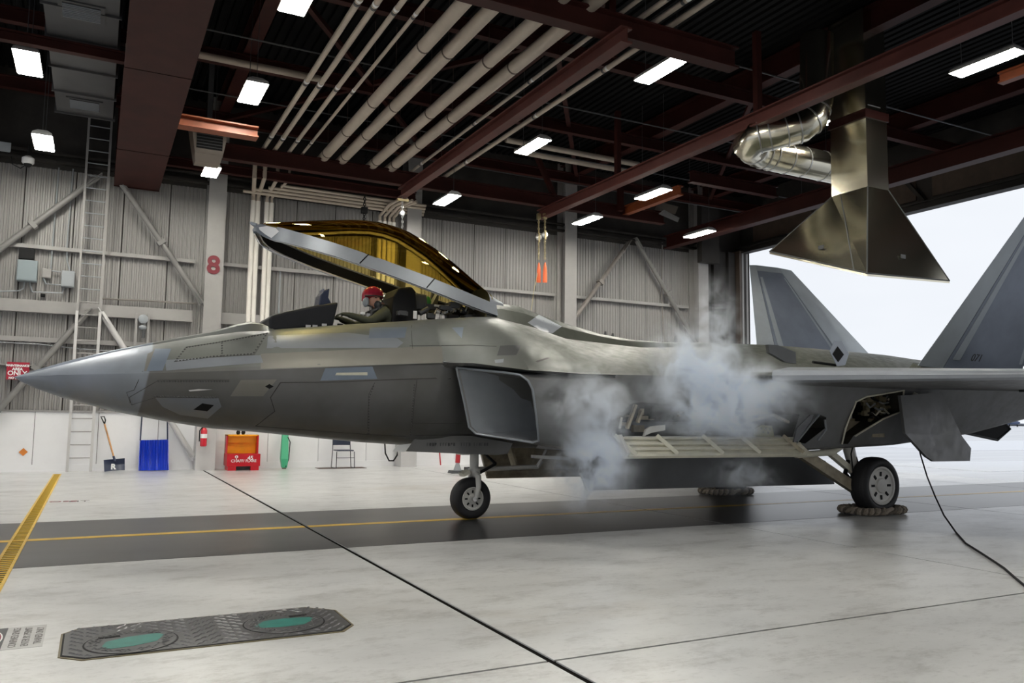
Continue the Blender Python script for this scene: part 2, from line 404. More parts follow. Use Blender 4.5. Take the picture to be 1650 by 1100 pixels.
beam('short orange lit beam between the wide girder and the lamp', (1.92, 6.2, ony(300, 206, 6.2).z), (ony(415, 211, 6.2).x, 6.2, ony(300, 206, 6.2).z), 0.30, 0.22, m=M_LITRED)
beam('short red steel beam end coloured lamp-lit orange at the right edge below the upper right lamp', tuple(onz(1612, 136, 7.35)), tuple(onz(1612, 136, 7.35) + V(0, -5, 0)), 0.16, 0.2, m=M_LITRED)
beam('red beam at the far eave left of the long beam', (1.95, 10.3, 7.25), (8.3, 10.3, 7.25), 0.16, 0.22)
beam('orange lit beam under the corner lamp', (14.3, 9.0, 7.30), (14.3, 6.4, 7.30), 0.18, 0.26, m=M_LITRED)
beam('red cross beam beside the white reflector plates', (14.2, 5.9, 7.5), (17.2, 5.9, 7.5), 0.2, 0.3)
for i, cx in enumerate((-1.98, 3.25, 8.45, 13.55, 18.75)):
    beam(['dark red rafter over the air duct at far left', 'dark red rafter in line with the numbered column', 'dark red rafter over the cockpit', 'dark red rafter over the hood duct', 'dark red rafter nearest the open door'][i], (cx, -16, 8.75), (cx, 11.2, 8.75), 0.26, 0.5)
for i, yy in enumerate((10.2, 6.6, 3.0, -3.4, -6.6)):
    beam(['roof purlin next to the far wall', 'second roof purlin from the far wall', 'roof purlin over the aircraft', 'roof purlin near the camera', 'roof purlin nearest the camera'][i], (-9, yy, 8.45), (20.9, yy, 8.45), 0.16, 0.28)
# hangers and diagonal roof braces
def hanger(label, p, q, w=0.12):
    solo('hanger', MB().bar(p, q, w, w, up=(0, 1, 0)), M_RED, label, 'steel strut', kind='structure')
hanger('vertical hanger on the long crane rail below the thick roof bars', (11.70, 5.55, 7.2), (11.70, 5.55, 8.8))
hanger('vertical hanger above the round silver duct', (11.70, 0.9, 7.2), (11.70, 0.9, 8.8))
hanger('vertical hanger holding the rail beside the cream pipes', (7.52, -0.32, 7.55), (7.52, -0.32, 8.8))
hanger('sloping red brace dropping to the long beam near the hanging pulleys', (11.3, 8.9, 8.6), (11.9, 8.95, 7.55))
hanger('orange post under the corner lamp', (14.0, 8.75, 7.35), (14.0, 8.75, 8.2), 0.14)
for lab, a, b in (('diagonal roof brace behind the four thin pipes', (3.3, 10.2, 8.6), (8.3, 3.0, 8.7)), ('diagonal roof brace crossing left of the lamp over the cockpit', (3.3, 3.0, 8.6), (8.3, 10.0, 8.7)),
                  ('diagonal roof brace above the second crane rail', (8.5, 3.0, 8.6), (13.4, 10.2, 8.7)), ('diagonal roof brace near the round duct', (13.6, 3.0, 8.6), (18.6, 10.2, 8.7))):
    solo('roof_brace', MB().bar(a, b, 0.10, 0.10), M_RED, lab, 'steel brace', kind='structure')
thr = MB()
for i, yy in enumerate((9.6, 7.6, 4.6, 1.2)): solo('tie_rod', MB().tube([(1.95, yy, 8.2), (20.8, yy, 8.2)], 0.016, 6), M_DKGREY, ['thin steel rod under the roof nearest the far wall', 'second thin steel rod under the roof', 'third thin steel rod under the roof', 'thin steel rod under the roof nearest the camera'][i], 'rod', kind='structure')

# ================================================================== LAMPS
M_LAMP = mat('lamp_tube', (1, 1, 1), 0.5, emit=(1.0, 0.965, 0.86), estr=LAMP_POWER)
M_HOUS = mat('lamp_housing', (0.42, 0.42, 0.42), 0.5)
LZ = 7.30
def lamp(cx, cy, label, w=0.31, l=1.08, z=LZ, group='ceiling lamps'):
    t = thing('ceiling_lamp', label, 'lamp', (cx, cy, z), group)
    mb = MB().loft([[(cx - w / 2 - 0.02, cy - l / 2 - 0.02, z), (cx + w / 2 + 0.02, cy - l / 2 - 0.02, z), (cx + w / 2 + 0.02, cy + l / 2 + 0.02, z), (cx - w / 2 - 0.02, cy + l / 2 + 0.02, z)],
                    [(cx - w / 2, cy - l / 2, z + 0.06), (cx + w / 2, cy - l / 2, z + 0.06), (cx + w / 2, cy + l / 2, z + 0.06), (cx - w / 2, cy + l / 2, z + 0.06)],
                    [(cx - w / 4, cy - l / 2 + 0.05, z + 0.12), (cx + w / 4, cy - l / 2 + 0.05, z + 0.12), (cx + w / 4, cy + l / 2 - 0.05, z + 0.12), (cx - w / 4, cy + l / 2 - 0.05, z + 0.12)]])
    part('housing', mb, M_HOUS, t)
    part('lit_panel', MB().box((cx - w / 2, cy - l / 2, z - 0.012), (cx + w / 2, cy + l / 2, z - 0.002)), M_LAMP, t)
    for e in (-1, 1): part('hanger', MB().tube([(cx, cy + e * l * 0.4, z + 0.12), (cx, cy + e * l * 0.4, 9.3)], 0.006, 6), M_DKGREY, t)
    gr = MB()
    for k in range(6):
        xx = cx - w / 2 + (k + 0.5) * w / 6; gr.bar((xx, cy - l / 2 - 0.01, z - 0.02), (xx, cy - l / 2 + 0.10, z - 0.02), 0.012, 0.014)
    part('guard', gr, M_DKGREY, t, kind='stuff')
    return t
LAMPS = [((45, 102), 'lamp at far left hanging in front of the air duct'), ((70, 230), 'lamp at far left above the security camera'),
         ((340, 277), 'small-looking lamp on top of the numbered column'), ((407, 150), 'lamp beside the orange lit beam, left of the thin pipes'),
         ((482, 3), 'lamp cut by the top edge, left of the thin pipes'), ((858, 236), 'lamp between the red crane rails, above the pulleys'),
         ((720, 322), 'lamp right of the canopy, near the far wall'), ((946, 355), 'lamp right of the twin pulleys, close to the wall'),
         ((1052, 313), 'lamp above the orange lit beam'), ((1127, 377), 'lamp in the far corner by the open door'),
         ((1065, 114), 'large lamp below the beam at upper centre'), ((1312, 325), 'lamp partly behind the silver hood'), ((1590, 102), 'large lamp at upper right')]
for (px, py), lab in LAMPS:
    c = onz(px, py, LZ)
    if px in (70, 340, 720, 946, 1052, 1127):
        zz = {340: 6.75}.get(px, 6.9); c = onz(px, py, zz); lamp(c.x, min(c.y, 9.6), lab, z=zz, w=0.31 if px > 100 else 0.34, l=1.08 if px != 340 else 0.8); continue
    if (px, py) == (482, 3): c = onz(482, -6, LZ)
    if c.y > 10.0: c.y = 10.0
    lamp(c.x, c.y, lab, w=0.36 if px < 500 else 0.31)
lamp(13.55, 0.35, 'added unseen lamp behind the square hood duct')  # added lamp kept out of sight, brightens the far fin
for lx, ly in ((-2.5, -5.2), (2.6, -5.6), (8.4, -6.0), (-2.5, -10.8), (2.6, -10.8)):  # added lamps out of view, filling the near side and the smoke
    lamp(lx, ly, 'added unseen fill lamp on the near side', group='added fill lamps')

# ================================================================== PIPES
def pipe(label, pts, r, m=M_PIPE, cat='pipe', bands=(), labels=(), group=None, name='ceiling_pipe'):
    t = thing(name, label, cat, pts[0], group)
    part('pipe_run', MB().tube(pts, r, 14), m, t, smooth=True, angle=35)
    for y in bands:
        part('band', MB().tube([(pts[0][0], y - 0.018, pts[0][2]), (pts[0][0], y + 0.018, pts[0][2])], r * 1.06, 14), M_BAND_S, t, smooth=True)
        part('hanger_rod', MB().tube([(pts[0][0], y, pts[0][2] + r * 0.9), (pts[0][0], y, 9.3)], 0.006, 6), M_BAND_S, t)
    for y in labels:
        for dy in (0, 0.12):
            part('pipe_marker', MB().tube([(pts[0][0], y + dy - 0.03, pts[0][2]), (pts[0][0], y + dy + 0.03, pts[0][2])], r * 1.05, 14), M_DKGREY if dy else M_LABELW, t, smooth=True)
    return t
PZ = 7.62
ordn = ['first', 'second', 'third', 'fourth']
# four thin pipes left, turning down the wall
xs = [onz(p[0], p[1], PZ).x for p in ((415, 254), (433, 256), (456, 258), (477.6, 260))]
xd = [ony(p, 400, WY - 0.12).x for p in (404.5, 412.5, 427, 434.5)]
for i in range(4):
    r_ = (0.052, 0.052, 0.046, 0.034)[i]
    X, D = xs[i], xd[i]; yy = 10.15 + 0.09 * i
    pipe('%s of the four thin pipes from the left, turning down at the far wall' % ordn[i], [(X, -7, PZ), (X, yy, PZ), (X, yy, 7.22 + 0.05 * i), (D, WY - 0.14, 7.0), (D, WY - 0.14, 6.85)], r_, labels=(8.0, 4.6, 1.2), group='thin pipes left')
    pipe('%s of the four white drop pipes on the wall beside the canopy tip' % ordn[i], [(D, WY - 0.14, 6.86), (D, WY - 0.14, 2.1), (D, WY + 0.06, 2.0)], 0.062 - 0.002 * i, M_PIPEW, group='wall drop pipes left', name='wall_pipe')
# four thick pipes
bx = [onz(p[0], p[1], PZ).x for p in ((510, 266), (540, 269), (589, 275), (622, 277))]
for i in range(4):
    e = (10.05, 9.75, 10.05, 9.75)[i]
    pipe('%s of the four thick cream pipes from the left' % ordn[i], [(bx[i], -7, PZ), (bx[i], e, PZ)], 0.118, bands=(8.6, 6.9, 5.0, 2.2, -1.2), group='thick cream pipes')
pipe('cream pipe joining the first and third thick pipes above the canopy', [(bx[0], 10.05, PZ), (bx[2] + 0.05, 10.05, PZ)], 0.118)
pipe('white pipe joining the second and fourth thick pipes above the canopy', [(bx[1], 9.75, PZ), (bx[3] + 0.05, 9.75, PZ)], 0.118, M_PIPEW)
# thin pipes right of the thick ones
tx = [onz(659, 279, PZ).x, onz(725, 279, PZ).x]
pipe('thin pipe between the thick pipes and the left crane rail', [(tx[0], -7, PZ), (tx[0], 10.3, PZ)], 0.034, labels=(8.2, 5.0, 2.5), group='thin pipes right')
pipe('thin cream pipe just right of the left crane rail', [(tx[1], -7, PZ), (tx[1], 10.3, PZ)], 0.048, labels=(7.5, 4.0, 1.4), group='thin pipes right')
for i, p in enumerate(((1014, 42), (1037, 48))):
    X = onz(p[0], p[1], PZ).x
    pipe(('left' if i == 0 else 'right') + ' one of two short thin pipes above the top centre lamp', [(X, -7, PZ), (X, 1.2, PZ)], 0.045, labels=(-1.2,), group='short thin pipes')
# wall drop group behind the canopy
xd2 = [ony(p, 355, WY - 0.12).x for p in (611.6, 619.6, 627.4, 634)]
for i in range(4):
    pipe('%s of the four white drop pipes seen through the canopy glass' % ordn[i], [(xd2[i], WY - 0.14, 6.75), (xd2[i], WY - 0.14, 1.9), (xd2[i], WY + 0.06, 1.8)], 0.06, M_PIPEW, group='wall drop pipes right', name='wall_pipe')
    pipe('%s of the four thin feeder pipes bending from the wall above the canopy' % ordn[i], [(xd2[i] + 0.35, 10.2, 7.25 - 0.02 * i), (xd2[i] + 0.1, 10.6, 7.1), (xd2[i], WY - 0.14, 6.9), (xd2[i], WY - 0.14, 6.74)], 0.045, group='feeder pipes right')
for i in range(4):
    z = 7.02 + 0.075 * i
    pipe('%s from the bottom of the four level thin pipes along the eave' % ordn[i], [(xs[0] - 0.15 + 0.3 * i, WY - 0.35 - 0.06 * i, z), (xd2[3] + 0.8, WY - 0.35 - 0.06 * i, z)], 0.04, group='eave pipes')
# two cream pipes with bands near the pulleys
for i, z in enumerate((7.85, 7.70)):
    a = ony(815 + 15 * i, 225 + 18 * i, 8.0 + 0.2 * i)
    pipe(('upper' if i == 0 else 'lower') + ' of two level cream pipes behind the lamp over the pulleys', [(a.x, a.y, a.z), (a.x + 4.2, a.y, a.z)], 0.075, group='level cream pipes')
pipe('short dusty pipe high up beside the wide girder', [(2.0, 6.0, 8.3), (4.6, 6.0, 8.3)], 0.07)

# ================================================================== AIR DUCT, DIFFUSERS, REFLECTORS
M_DUCT = mat('painted_duct', (0.06, 0.06, 0.063), 0.5, var=0.2, scale=2)
t = thing('air_duct', 'grey rectangular air duct with two grilles at upper left', 'air duct', (-1.3, 0, 7.5))
DX0, DX1 = onz(92, 183, 7.5).x, onz(182, 190, 7.5).x
DYE = onz(137, 187, 7.5).y
part('duct_body', MB().box((DX0, -8, 7.5), (DX1, DYE, 8.2)), M_DUCT, t)
yy = DYE - 0.05
while yy > -7:
    part('duct_flange', MB().box((DX0 - 0.04, yy - 0.03, 7.46), (DX1 + 0.04, yy, 8.24)), M_DUCT, t); yy -= 1.25
for gy in (DYE - 0.75, DYE - 5.0):
    gx = (DX0 + DX1) / 2
    gg = part('grille', MB().box((gx - 0.32, gy - 0.3, 7.475), (gx + 0.32, gy + 0.3, 7.50)), M_DUCT, t)
    part('grille_opening', MB().box((gx - 0.26, gy - 0.24, 7.468), (gx + 0.26, gy + 0.24, 7.476)), M_BLACK, gg)
    sl = MB()
    for k in range(9): sl.bar((gx - 0.26, gy - 0.22 + k * 0.055, 7.462), (gx + 0.26, gy - 0.22 + k * 0.055, 7.462), 0.012, 0.02)
    part('louvres', sl, M_GREY, gg, kind='stuff')
t = thing('air_diffuser', 'cream hopper shaped air diffuser hanging above the numbered column', 'air vent', ony(335, 255, 7.9))
c = ony(335, 238, 7.9)
M_CRM = mat('cream_sheet', (0.20, 0.165, 0.135), 0.5)
s = 0.31
part('hopper', MB().loft([[(c.x - s * 1.25, c.y - s, c.z + 0.42), (c.x + s * 1.25, c.y - s, c.z + 0.42), (c.x + s * 1.25, c.y + s, c.z + 0.42), (c.x - s * 1.25, c.y + s, c.z + 0.42)],
                          [(c.x - s * 0.9, c.y - s * 0.9, c.z - 0.22), (c.x + s * 0.9, c.y - s * 0.9, c.z - 0.22), (c.x + s * 0.9, c.y + s * 0.9, c.z - 0.22), (c.x - s * 0.9, c.y + s * 0.9, c.z - 0.22)],
                          [(c.x - s * 0.8, c.y - s * 0.3, c.z - 0.36), (c.x + s * 0.8, c.y - s * 0.3, c.z - 0.36), (c.x + s * 0.8, c.y + s * 0.8, c.z - 0.36), (c.x - s * 0.8, c.y + s * 0.8, c.z - 0.36)]]), M_CRM, t)
part('hanger_plate', MB().box((c.x - 0.05, c.y - 0.05, c.z + 0.42), (c.x + 0.05, c.y + 0.05, 9.30)), M_DKGREY, t)
part('opening', MB().box((c.x - 0.26, c.y - s * 1.02, c.z - 0.12), (c.x + 0.26, c.y - s * 0.97, c.z + 0.22)), M_BLACK, t)
for k in range(5): part('louvre', MB().bar((c.x - 0.26, c.y - s * 1.06, c.z - 0.08 + k * 0.065), (c.x + 0.26, c.y - s * 1.06, c.z - 0.08 + k * 0.065), 0.02, 0.012), M_DKGREY, t)
t = thing('reflector', 'two bent white sheet plates under the corner lamps', 'sheet metal', ony(1090, 350, 8.6))
for nm, pp, yv in (('plate', [(1062, 345), (1092, 358), (1095, 351), (1070, 338)], 8.6), ('plate', [(1055, 340), (1088, 345), (1093, 333), (1062, 325)], 9.0)):
    q = [ony(a, b, yv) for a, b in pp]; part(nm, MB().prism(q, (0.0, 0.03, 0.02)), M_CRM if yv > 8.8 else M_WHITE, t)

# ================================================================== SILVER EXHAUST HOOD
def hood_metal():
    m = bpy.data.materials.new('brushed_sheet'); m.use_nodes = True; nt = m.node_tree; b = nt.nodes['Principled BSDF']
    b.inputs['Base Color'].default_value = (0.66, 0.62, 0.50, 1); b.inputs['Metallic'].default_value = 1.0; b.inputs['Roughness'].default_value = 0.22
    tc = nt.nodes.new('ShaderNodeTexCoord'); n = nt.nodes.new('ShaderNodeTexNoise'); n.inputs['Scale'].default_value = 0.9; n.inputs['Detail'].default_value = 0.0
    bp = nt.nodes.new('ShaderNodeBump'); bp.inputs['Strength'].default_value = 0.45; bp.inputs['Distance'].default_value = 0.10
    nt.links.new(tc.outputs['Object'], n.inputs['Vector']); nt.links.new(n.outputs[0], bp.inputs['Height']); nt.links.new(bp.outputs[0], b.inputs['Normal'])
    b.inputs['Roughness'].default_value = 0.20
    return m
M_HOOD = hood_metal()
ZB = 3.95
A = onz(1397, 440, ZB)                                  # near lower corner
B_ = onx(1240, 405, A.x)                                # far lower corner of the nose-side face
Cc = onz(1530, 452, ZB); Cc.y = A.y; Cc = ony(1530, 452, A.y)
HD = thing('exhaust_hood', 'bright sheet metal exhaust hood with square duct above the tail', 'exhaust hood', A)
D_ = V(Cc.x, B_.y, B_.z)
ta = ony(1398, 300, A.y + 0.55)                         # duct near corner at the top of the flare
td = onx(1340, 312, ta.x); tb = ony(1432, 309, ta.y)
dw = tb.x - ta.x; dl = td.y - ta.y; ZT = ta.z
T = [ta, V(ta.x, td.y, ZT), V(tb.x, td.y, ZT), V(tb.x, ta.y, ZT)]
low = [A, B_, D_, Cc]
part('flare', MB().loft([[p + V(0, 0, -0.05) for p in low], low, T], cap=False), M_HOOD, HD)
part('duct', MB().loft([T, [p + V(0, 0, 0.62) for p in T], [p + V(0, 0, 1.3) for p in T], [V(p.x, p.y, 9.2) for p in T]], cap=False), M_HOOD, HD)
q = [p.copy() for p in T]; cx_ = sum((p for p in q), V(0, 0, 0)) / 4
ZC = ony(1396, 182, ta.y).z
part('collar', MB().loft([[cx_ + V((p.x - cx_.x) * 1.12, (p.y - cx_.y) * 1.06, ZC - ZT - 0.08) for p in q], [cx_ + V((p.x - cx_.x) * 1.12, (p.y - cx_.y) * 1.06, ZC - ZT + 0.08) for p in q]]), M_RED, HD)
for e0, e1 in ((low[0], T[0]), (low[1], T[1]), (low[3], T[3]), (low[0].lerp(low[1], 0.12), T[0].lerp(T[1], 0.75))):
    part('seam', MB().tube([e0, e1], 0.010, 6), M_DKGREY, HD)
part('hem', MB().tube([low[1], low[0], low[3]], 0.014, 6), M_DKGREY, HD)
m1 = (low[0] * 0.40 + low[1] * 0.40 + T[0] * 0.1 + T[1] * 0.1); part('rating_plate', MB().bar(m1 - V(0.02, 0.06, 0), m1 - V(0.02, -0.06, 0), 0.02, 0.07), M_DKGREY, HD)
m2 = (low[0] * 0.40 + low[3] * 0.38 + T[0] * 0.12 + T[3] * 0.1); part('rating_plate', MB().bar(m2 - V(0.06, 0.03, 0), m2 - V(-0.06, 0.03, 0), 0.02, 0.07), M_DKGREY, HD)
# round silver duct looping into the square one
DR = 0.31
yd = (td.y + 0.9)
P = [ony(1345, 272, yd), ony(1300, 262, yd), ony(1250, 252, yd), ony(1222, 245, yd + 0.02), ony(1207, 234, yd - 0.15), ony(1220, 222, yd - 0.45), ony(1255, 213, yd - 0.75), ony(1290, 204, yd - 1.0), ony(1308, 190, yd - 1.1), ony(1315, 165, yd - 1.1), ony(1316, 120, yd - 1.1), ony(1316, 60, yd - 1.1)]
t = thing('round_duct', 'silver spiral duct looping into the square hood duct', 'air duct', P[0])
part('duct_run', MB().tube(P, [DR] * len(P), 20), M_HOOD, t, smooth=True, angle=60)
def along(P, i, f): return P[i].lerp(P[i + 1], f)
for i, f in ((0, 0.5), (1, 0.2), (1, 0.7), (2, 0.3), (2, 0.7), (3, 0.5), (5, 0.1), (5, 0.6), (6, 0.3), (6, 0.9), (7, 0.8), (8, 0.5)):
    a = along(P, i, f); d = (P[i + 1] - P[i]).normalized()
    part('duct_ring', MB().tube([a - d * 0.012, a + d * 0.012], DR * 1.03, 20), M_STEEL, t, smooth=True)

# ================================================================== THE AIRCRAFT
def jet_paint(name, base, rad, upper, metal=0.25, rough=0.38):
    """two tone matt grey: lighter upper surfaces above the chine, darkened behind the canopy against lamp light, lighter radome; soft mottling"""
    m = bpy.data.materials.new(name); m.use_nodes = True; nt = m.node_tree; b = nt.nodes['Principled BSDF']; L = nt.links.new
    b.inputs['Metallic'].default_value = metal; b.inputs['Roughness'].default_value = rough
    tc = nt.nodes.new('ShaderNodeTexCoord'); sx = nt.nodes.new('ShaderNodeSeparateXYZ'); L(tc.outputs['Object'], sx.inputs[0])
    n = nt.nodes.new('ShaderNodeTexNoise'); n.inputs['Scale'].default_value = 1.3; n.inputs['Detail'].default_value = 5; L(tc.outputs['Object'], n.inputs['Vector'])
    n2 = nt.nodes.new('ShaderNodeTexNoise'); n2.inputs['Scale'].default_value = 9; n2.inputs['Detail'].default_value = 6; L(tc.outputs['Object'], n2.inputs['Vector'])
    def rgb(c):
        k = nt.nodes.new('ShaderNodeRGB'); k.outputs[0].default_value = (*c, 1); return k.outputs[0]
    def mix(f, a, c):
        k = nt.nodes.new('ShaderNodeMix'); k.data_type = 'RGBA'
        if isinstance(f, float): k.inputs[0].default_value = f
        else: L(f, k.inputs[0])
        L(a, k.inputs[6]); L(c, k.inputs[7]); return k.outputs[2]
    def rng(v, a, c, lo=0.0, hi=1.0):
        k = nt.nodes.new('ShaderNodeMapRange'); k.inputs[1].default_value = a; k.inputs[2].default_value = c; k.inputs[3].default_value = lo; k.inputs[4].default_value = hi; L(v, k.inputs[0]); return k.outputs[0]
    def math_(op, a, c):
        k = nt.nodes.new('ShaderNodeMath'); k.operation = op; L(a, k.inputs[0])
        if isinstance(c, float): k.inputs[1].default_value = c
        else: L(c, k.inputs[1])
        return k.outputs[0]
    # paint edge on the radome runs slanted
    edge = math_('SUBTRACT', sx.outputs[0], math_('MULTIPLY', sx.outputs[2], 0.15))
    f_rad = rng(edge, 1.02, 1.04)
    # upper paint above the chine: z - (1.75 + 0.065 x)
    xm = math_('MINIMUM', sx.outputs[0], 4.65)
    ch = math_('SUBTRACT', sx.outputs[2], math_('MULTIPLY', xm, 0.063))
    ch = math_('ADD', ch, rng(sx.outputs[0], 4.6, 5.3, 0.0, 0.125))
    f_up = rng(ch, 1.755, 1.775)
    up2 = mix(rng(sx.outputs[0], 4.9, 5.9), rgb(upper), rgb((0.048, 0.054, 0.041)))  # olive aft upper paint, darkened further to offset the lamp light above
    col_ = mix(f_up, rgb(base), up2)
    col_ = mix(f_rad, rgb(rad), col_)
    mot = mix(rng(n.outputs[0], 0.35, 0.65), rgb((0.80, 0.80, 0.76)), rgb((1.08, 1.08, 1.10)))
    k = nt.nodes.new('ShaderNodeMix'); k.data_type = 'RGBA'; k.blend_type = 'MULTIPLY'; k.inputs[0].default_value = 1.0; L(col_, k.inputs[6]); L(mot, k.inputs[7])
    L(k.outputs[2], b.inputs['Base Color'])
    rr = rng(n2.outputs[0], 0.3, 0.7, rough - 0.06, rough + 0.1); L(rr, b.inputs['Roughness'])
    return m
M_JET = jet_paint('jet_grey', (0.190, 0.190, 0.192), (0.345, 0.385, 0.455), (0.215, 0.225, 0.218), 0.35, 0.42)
M_JETD = mat('jet_dark_grey', (0.10, 0.103, 0.106), 0.42, metal=0.4, var=0.2, scale=2)
M_JETL = mat('jet_light_grey', (0.32, 0.345, 0.385), 0.38, metal=0.45, var=0.12, scale=2)
M_JETB = mat('jet_blue_patch', (0.25, 0.30, 0.38), 0.40, metal=0.45, var=0.12, scale=3)
M_JETT = mat('jet_tan_patch', (0.285, 0.275, 0.25), 0.40, metal=0.45, var=0.1, scale=3)
M_FIN = mat('fin_blue_grey', (0.30, 0.34, 0.42), 0.42, metal=0.35, var=0.22, scale=1.3)
M_FINL = mat('fin_edge_grey', (0.50, 0.55, 0.60), 0.42, metal=0.35, var=0.15, scale=2)
M_CREAM = mat('cream_primer', (0.80, 0.77, 0.64), 0.45, var=0.2, scale=4)
M_CREAMD = mat('dirty_primer', (0.46, 0.40, 0.29), 0.5, var=0.5, scale=6)
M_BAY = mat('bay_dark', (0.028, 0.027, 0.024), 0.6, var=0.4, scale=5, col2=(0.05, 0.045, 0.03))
M_DUCTI = mat('intake_grey', (0.26, 0.28, 0.31), 0.4, var=0.2, scale=1.5)
M_CHROME = mat('chrome', (0.7, 0.7, 0.7), 0.12, metal=1.0)
M_GEARW = mat('gear_white', (0.66, 0.65, 0.62), 0.4, var=0.12, scale=6)
M_TYRE = mat('tyre', (0.016, 0.016, 0.018), 0.6, bump=0.2, bscale=60)
M_LINE = mat('panel_line', (0.055, 0.053, 0.05), 0.6)
M_RIVET = mat('rivet_dark', (0.07, 0.07, 0.07), 0.5)

JET = thing('fighter_jet', 'grey twin-tailed stealth fighter jet with raised amber canopy and open bays', 'aircraft', (0, 0, 0))

T_ZT = [(0, 1.752), (.22, 1.84), (.45, 1.93), (.75, 2.03), (1.06, 2.12), (1.58, 2.26), (1.92, 2.345), (2.1, 2.40), (2.27, 2.47), (2.42, 2.51), (2.56, 2.49), (2.66, 2.42), (3.06, 2.46), (3.5, 2.52), (4.16, 2.60), (4.67, 2.665), (5.2, 2.73), (5.44, 2.75),
        (5.48, 2.95), (5.74, 3.01), (6.1, 2.99), (6.5, 2.88), (7.04, 2.76), (7.48, 2.67), (8.05, 2.61), (8.65, 2.60), (9.65, 2.64), (10.87, 2.66), (13, 2.62), (15, 2.48), (17.4, 2.25)]
T_ZS = [(0, 1.75), (1.06, 2.10), (1.92, 2.30), (2.3, 2.36), (2.56, 2.37), (3.06, 2.44), (3.5, 2.50), (4.16, 2.58), (4.67, 2.645), (5.2, 2.71), (5.44, 2.73), (5.48, 2.73), (6.1, 2.64), (6.6, 2.52), (8, 2.46), (9.65, 2.54), (11, 2.60), (13, 2.58), (15, 2.46), (17.4, 2.24)]
T_YS = [(0, 0.0), (1.0, 0.04), (2.0, 0.10), (2.3, 0.30), (2.6, 0.46), (3.0, 0.50), (5.2, 0.50), (5.44, 0.46), (5.48, 0.45), (6.1, 0.42), (7.0, 0.35), (8, 0.30), (10, 0.5), (17.4, 0.6)]
T_W = [(0, 0.004), (.12, .10), (.47, .31), (.8, .46), (1.23, .63), (1.8, .80), (2.3, .92), (3.0, 1.02), (4.05, 1.12), (4.54, 1.17), (4.58, 1.21), (5.28, 1.98), (5.6, 2.03), (8.0, 2.09), (14.5, 2.10), (17.4, 1.75)]
T_ZC = [(0, 1.75), (.47, 1.778), (1.23, 1.812), (2.3, 1.872), (4.05, 2.0), (4.72, 2.045), (5.28, 1.94), (6, 1.92), (8, 1.95), (10, 1.975), (14, 2.0), (17.4, 2.0)]
T_ZB = [(0, 1.748), (.17, 1.65), (.47, 1.54), (.97, 1.40), (1.5, 1.295), (2.03, 1.21), (2.6, 1.165), (3.2, 1.105), (3.83, 1.045), (4.37, 1.01), (4.8, 0.99), (6.4, 0.95), (9.5, 0.93), (12, 1.02), (14, 1.20), (16.5, 1.60), (17.4, 1.75)]
T_WL = [(0, 0.004), (.12, .10), (.47, .31), (.8, .46), (1.23, .63), (1.8, .80), (2.3, .92), (3.0, 1.02), (4.05, 1.10), (4.54, 1.12), (4.9, 0.95), (5.3, 0.62), (6.42, 0.5)]
NU, NL = 9, 11
def half_ring(X):
    zt, zs, ys, w, zc, zb = (interp(X, t) for t in (T_ZT, T_ZS, T_YS, T_W, T_ZC, T_ZB))
    pts = [(0, zt), (ys * 0.35, zt - (zt - zs) * (0.10 if X > 5.46 else 0.06)), (ys * 0.72, lerp(zt, zs, 0.42 if X > 5.46 else 0.3)), (ys, zs)]
    p = interp(X, [(4.6, 1.9), (6.4, 1.45)])
    for i in range(1, NU + 1):
        s_ = i / NU
        pts.append((ys + (w - ys) * s_, zc + (zs - zc) * (1 - s_ ** p)))
    if X <= 6.43:
        wl = interp(X, T_WL); z0 = zc - (0.05 if X > 4.57 else 0.012 * min(1, X))
        q_ = 2.5
        for i in range(NL):
            s_ = 1 - i / (NL - 1)
            s_ = s_ ** 0.8
            pts.append((wl * s_ if i else min(w - 0.004, wl + 0.0) if X < 4.57 else wl, z0 - (z0 - zb) * (1 - s_ ** q_)))
    else:
        k = interp(X, [(6.4, 1), (12, 1), (14.5, 0.96), (17.4, 0.9)])
        cb = zb + 0.10
        side = [(w - 0.01, zc - 0.04), (w - 0.05, zc - 0.10), (lerp(w - .05, 1.70 * k, 0.35), lerp(zc - .10, cb, 0.35)), (lerp(w - .05, 1.70 * k, 0.7), lerp(zc - .10, cb, 0.7)), (1.70 * k, cb), (1.67 * k, zb + 0.05), (1.60 * k, zb + 0.015), (1.45 * k, zb), (1.0 * k, zb), (0.5, zb), (0, zb)]
        pts += side
    return pts
def full_ring(X):
    h = half_ring(X)
    left = [V(X, -y, z) for y, z in h]
    right = [V(X, y, z) for y, z in reversed(h[1:-1])]
    return left + right
ST = [0.0, .06, .12, .22, .35, .47, .62, .8, 1.0, 1.23, 1.5, 1.75, 1.92, 2.03, 2.15, 2.27, 2.36, 2.42, 2.5, 2.56, 2.62, 2.66, 2.85, 3.06, 3.3, 3.5, 3.83, 4.16, 4.37, 4.54, 4.58, 4.8, 5.0, 5.2, 5.28, 5.44, 5.48, 5.6, 5.74, 5.9, 6.1, 6.3, 6.42, 6.44, 6.6, 6.8, 7.04, 7.25, 7.48, 7.75, 8.05, 8.4, 8.65, 9.1, 9.65, 10.2, 10.87, 11.5, 12, 13, 14, 14.5, 15, 15.8, 16.5, 17.4]
fus_mb = MB().loft([full_ring(x) for x in ST])
fus_me = mesh_of('fuselage', fus_mb, V(0, 0, 0))
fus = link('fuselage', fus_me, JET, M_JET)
fus.data.materials.append(M_BAY)
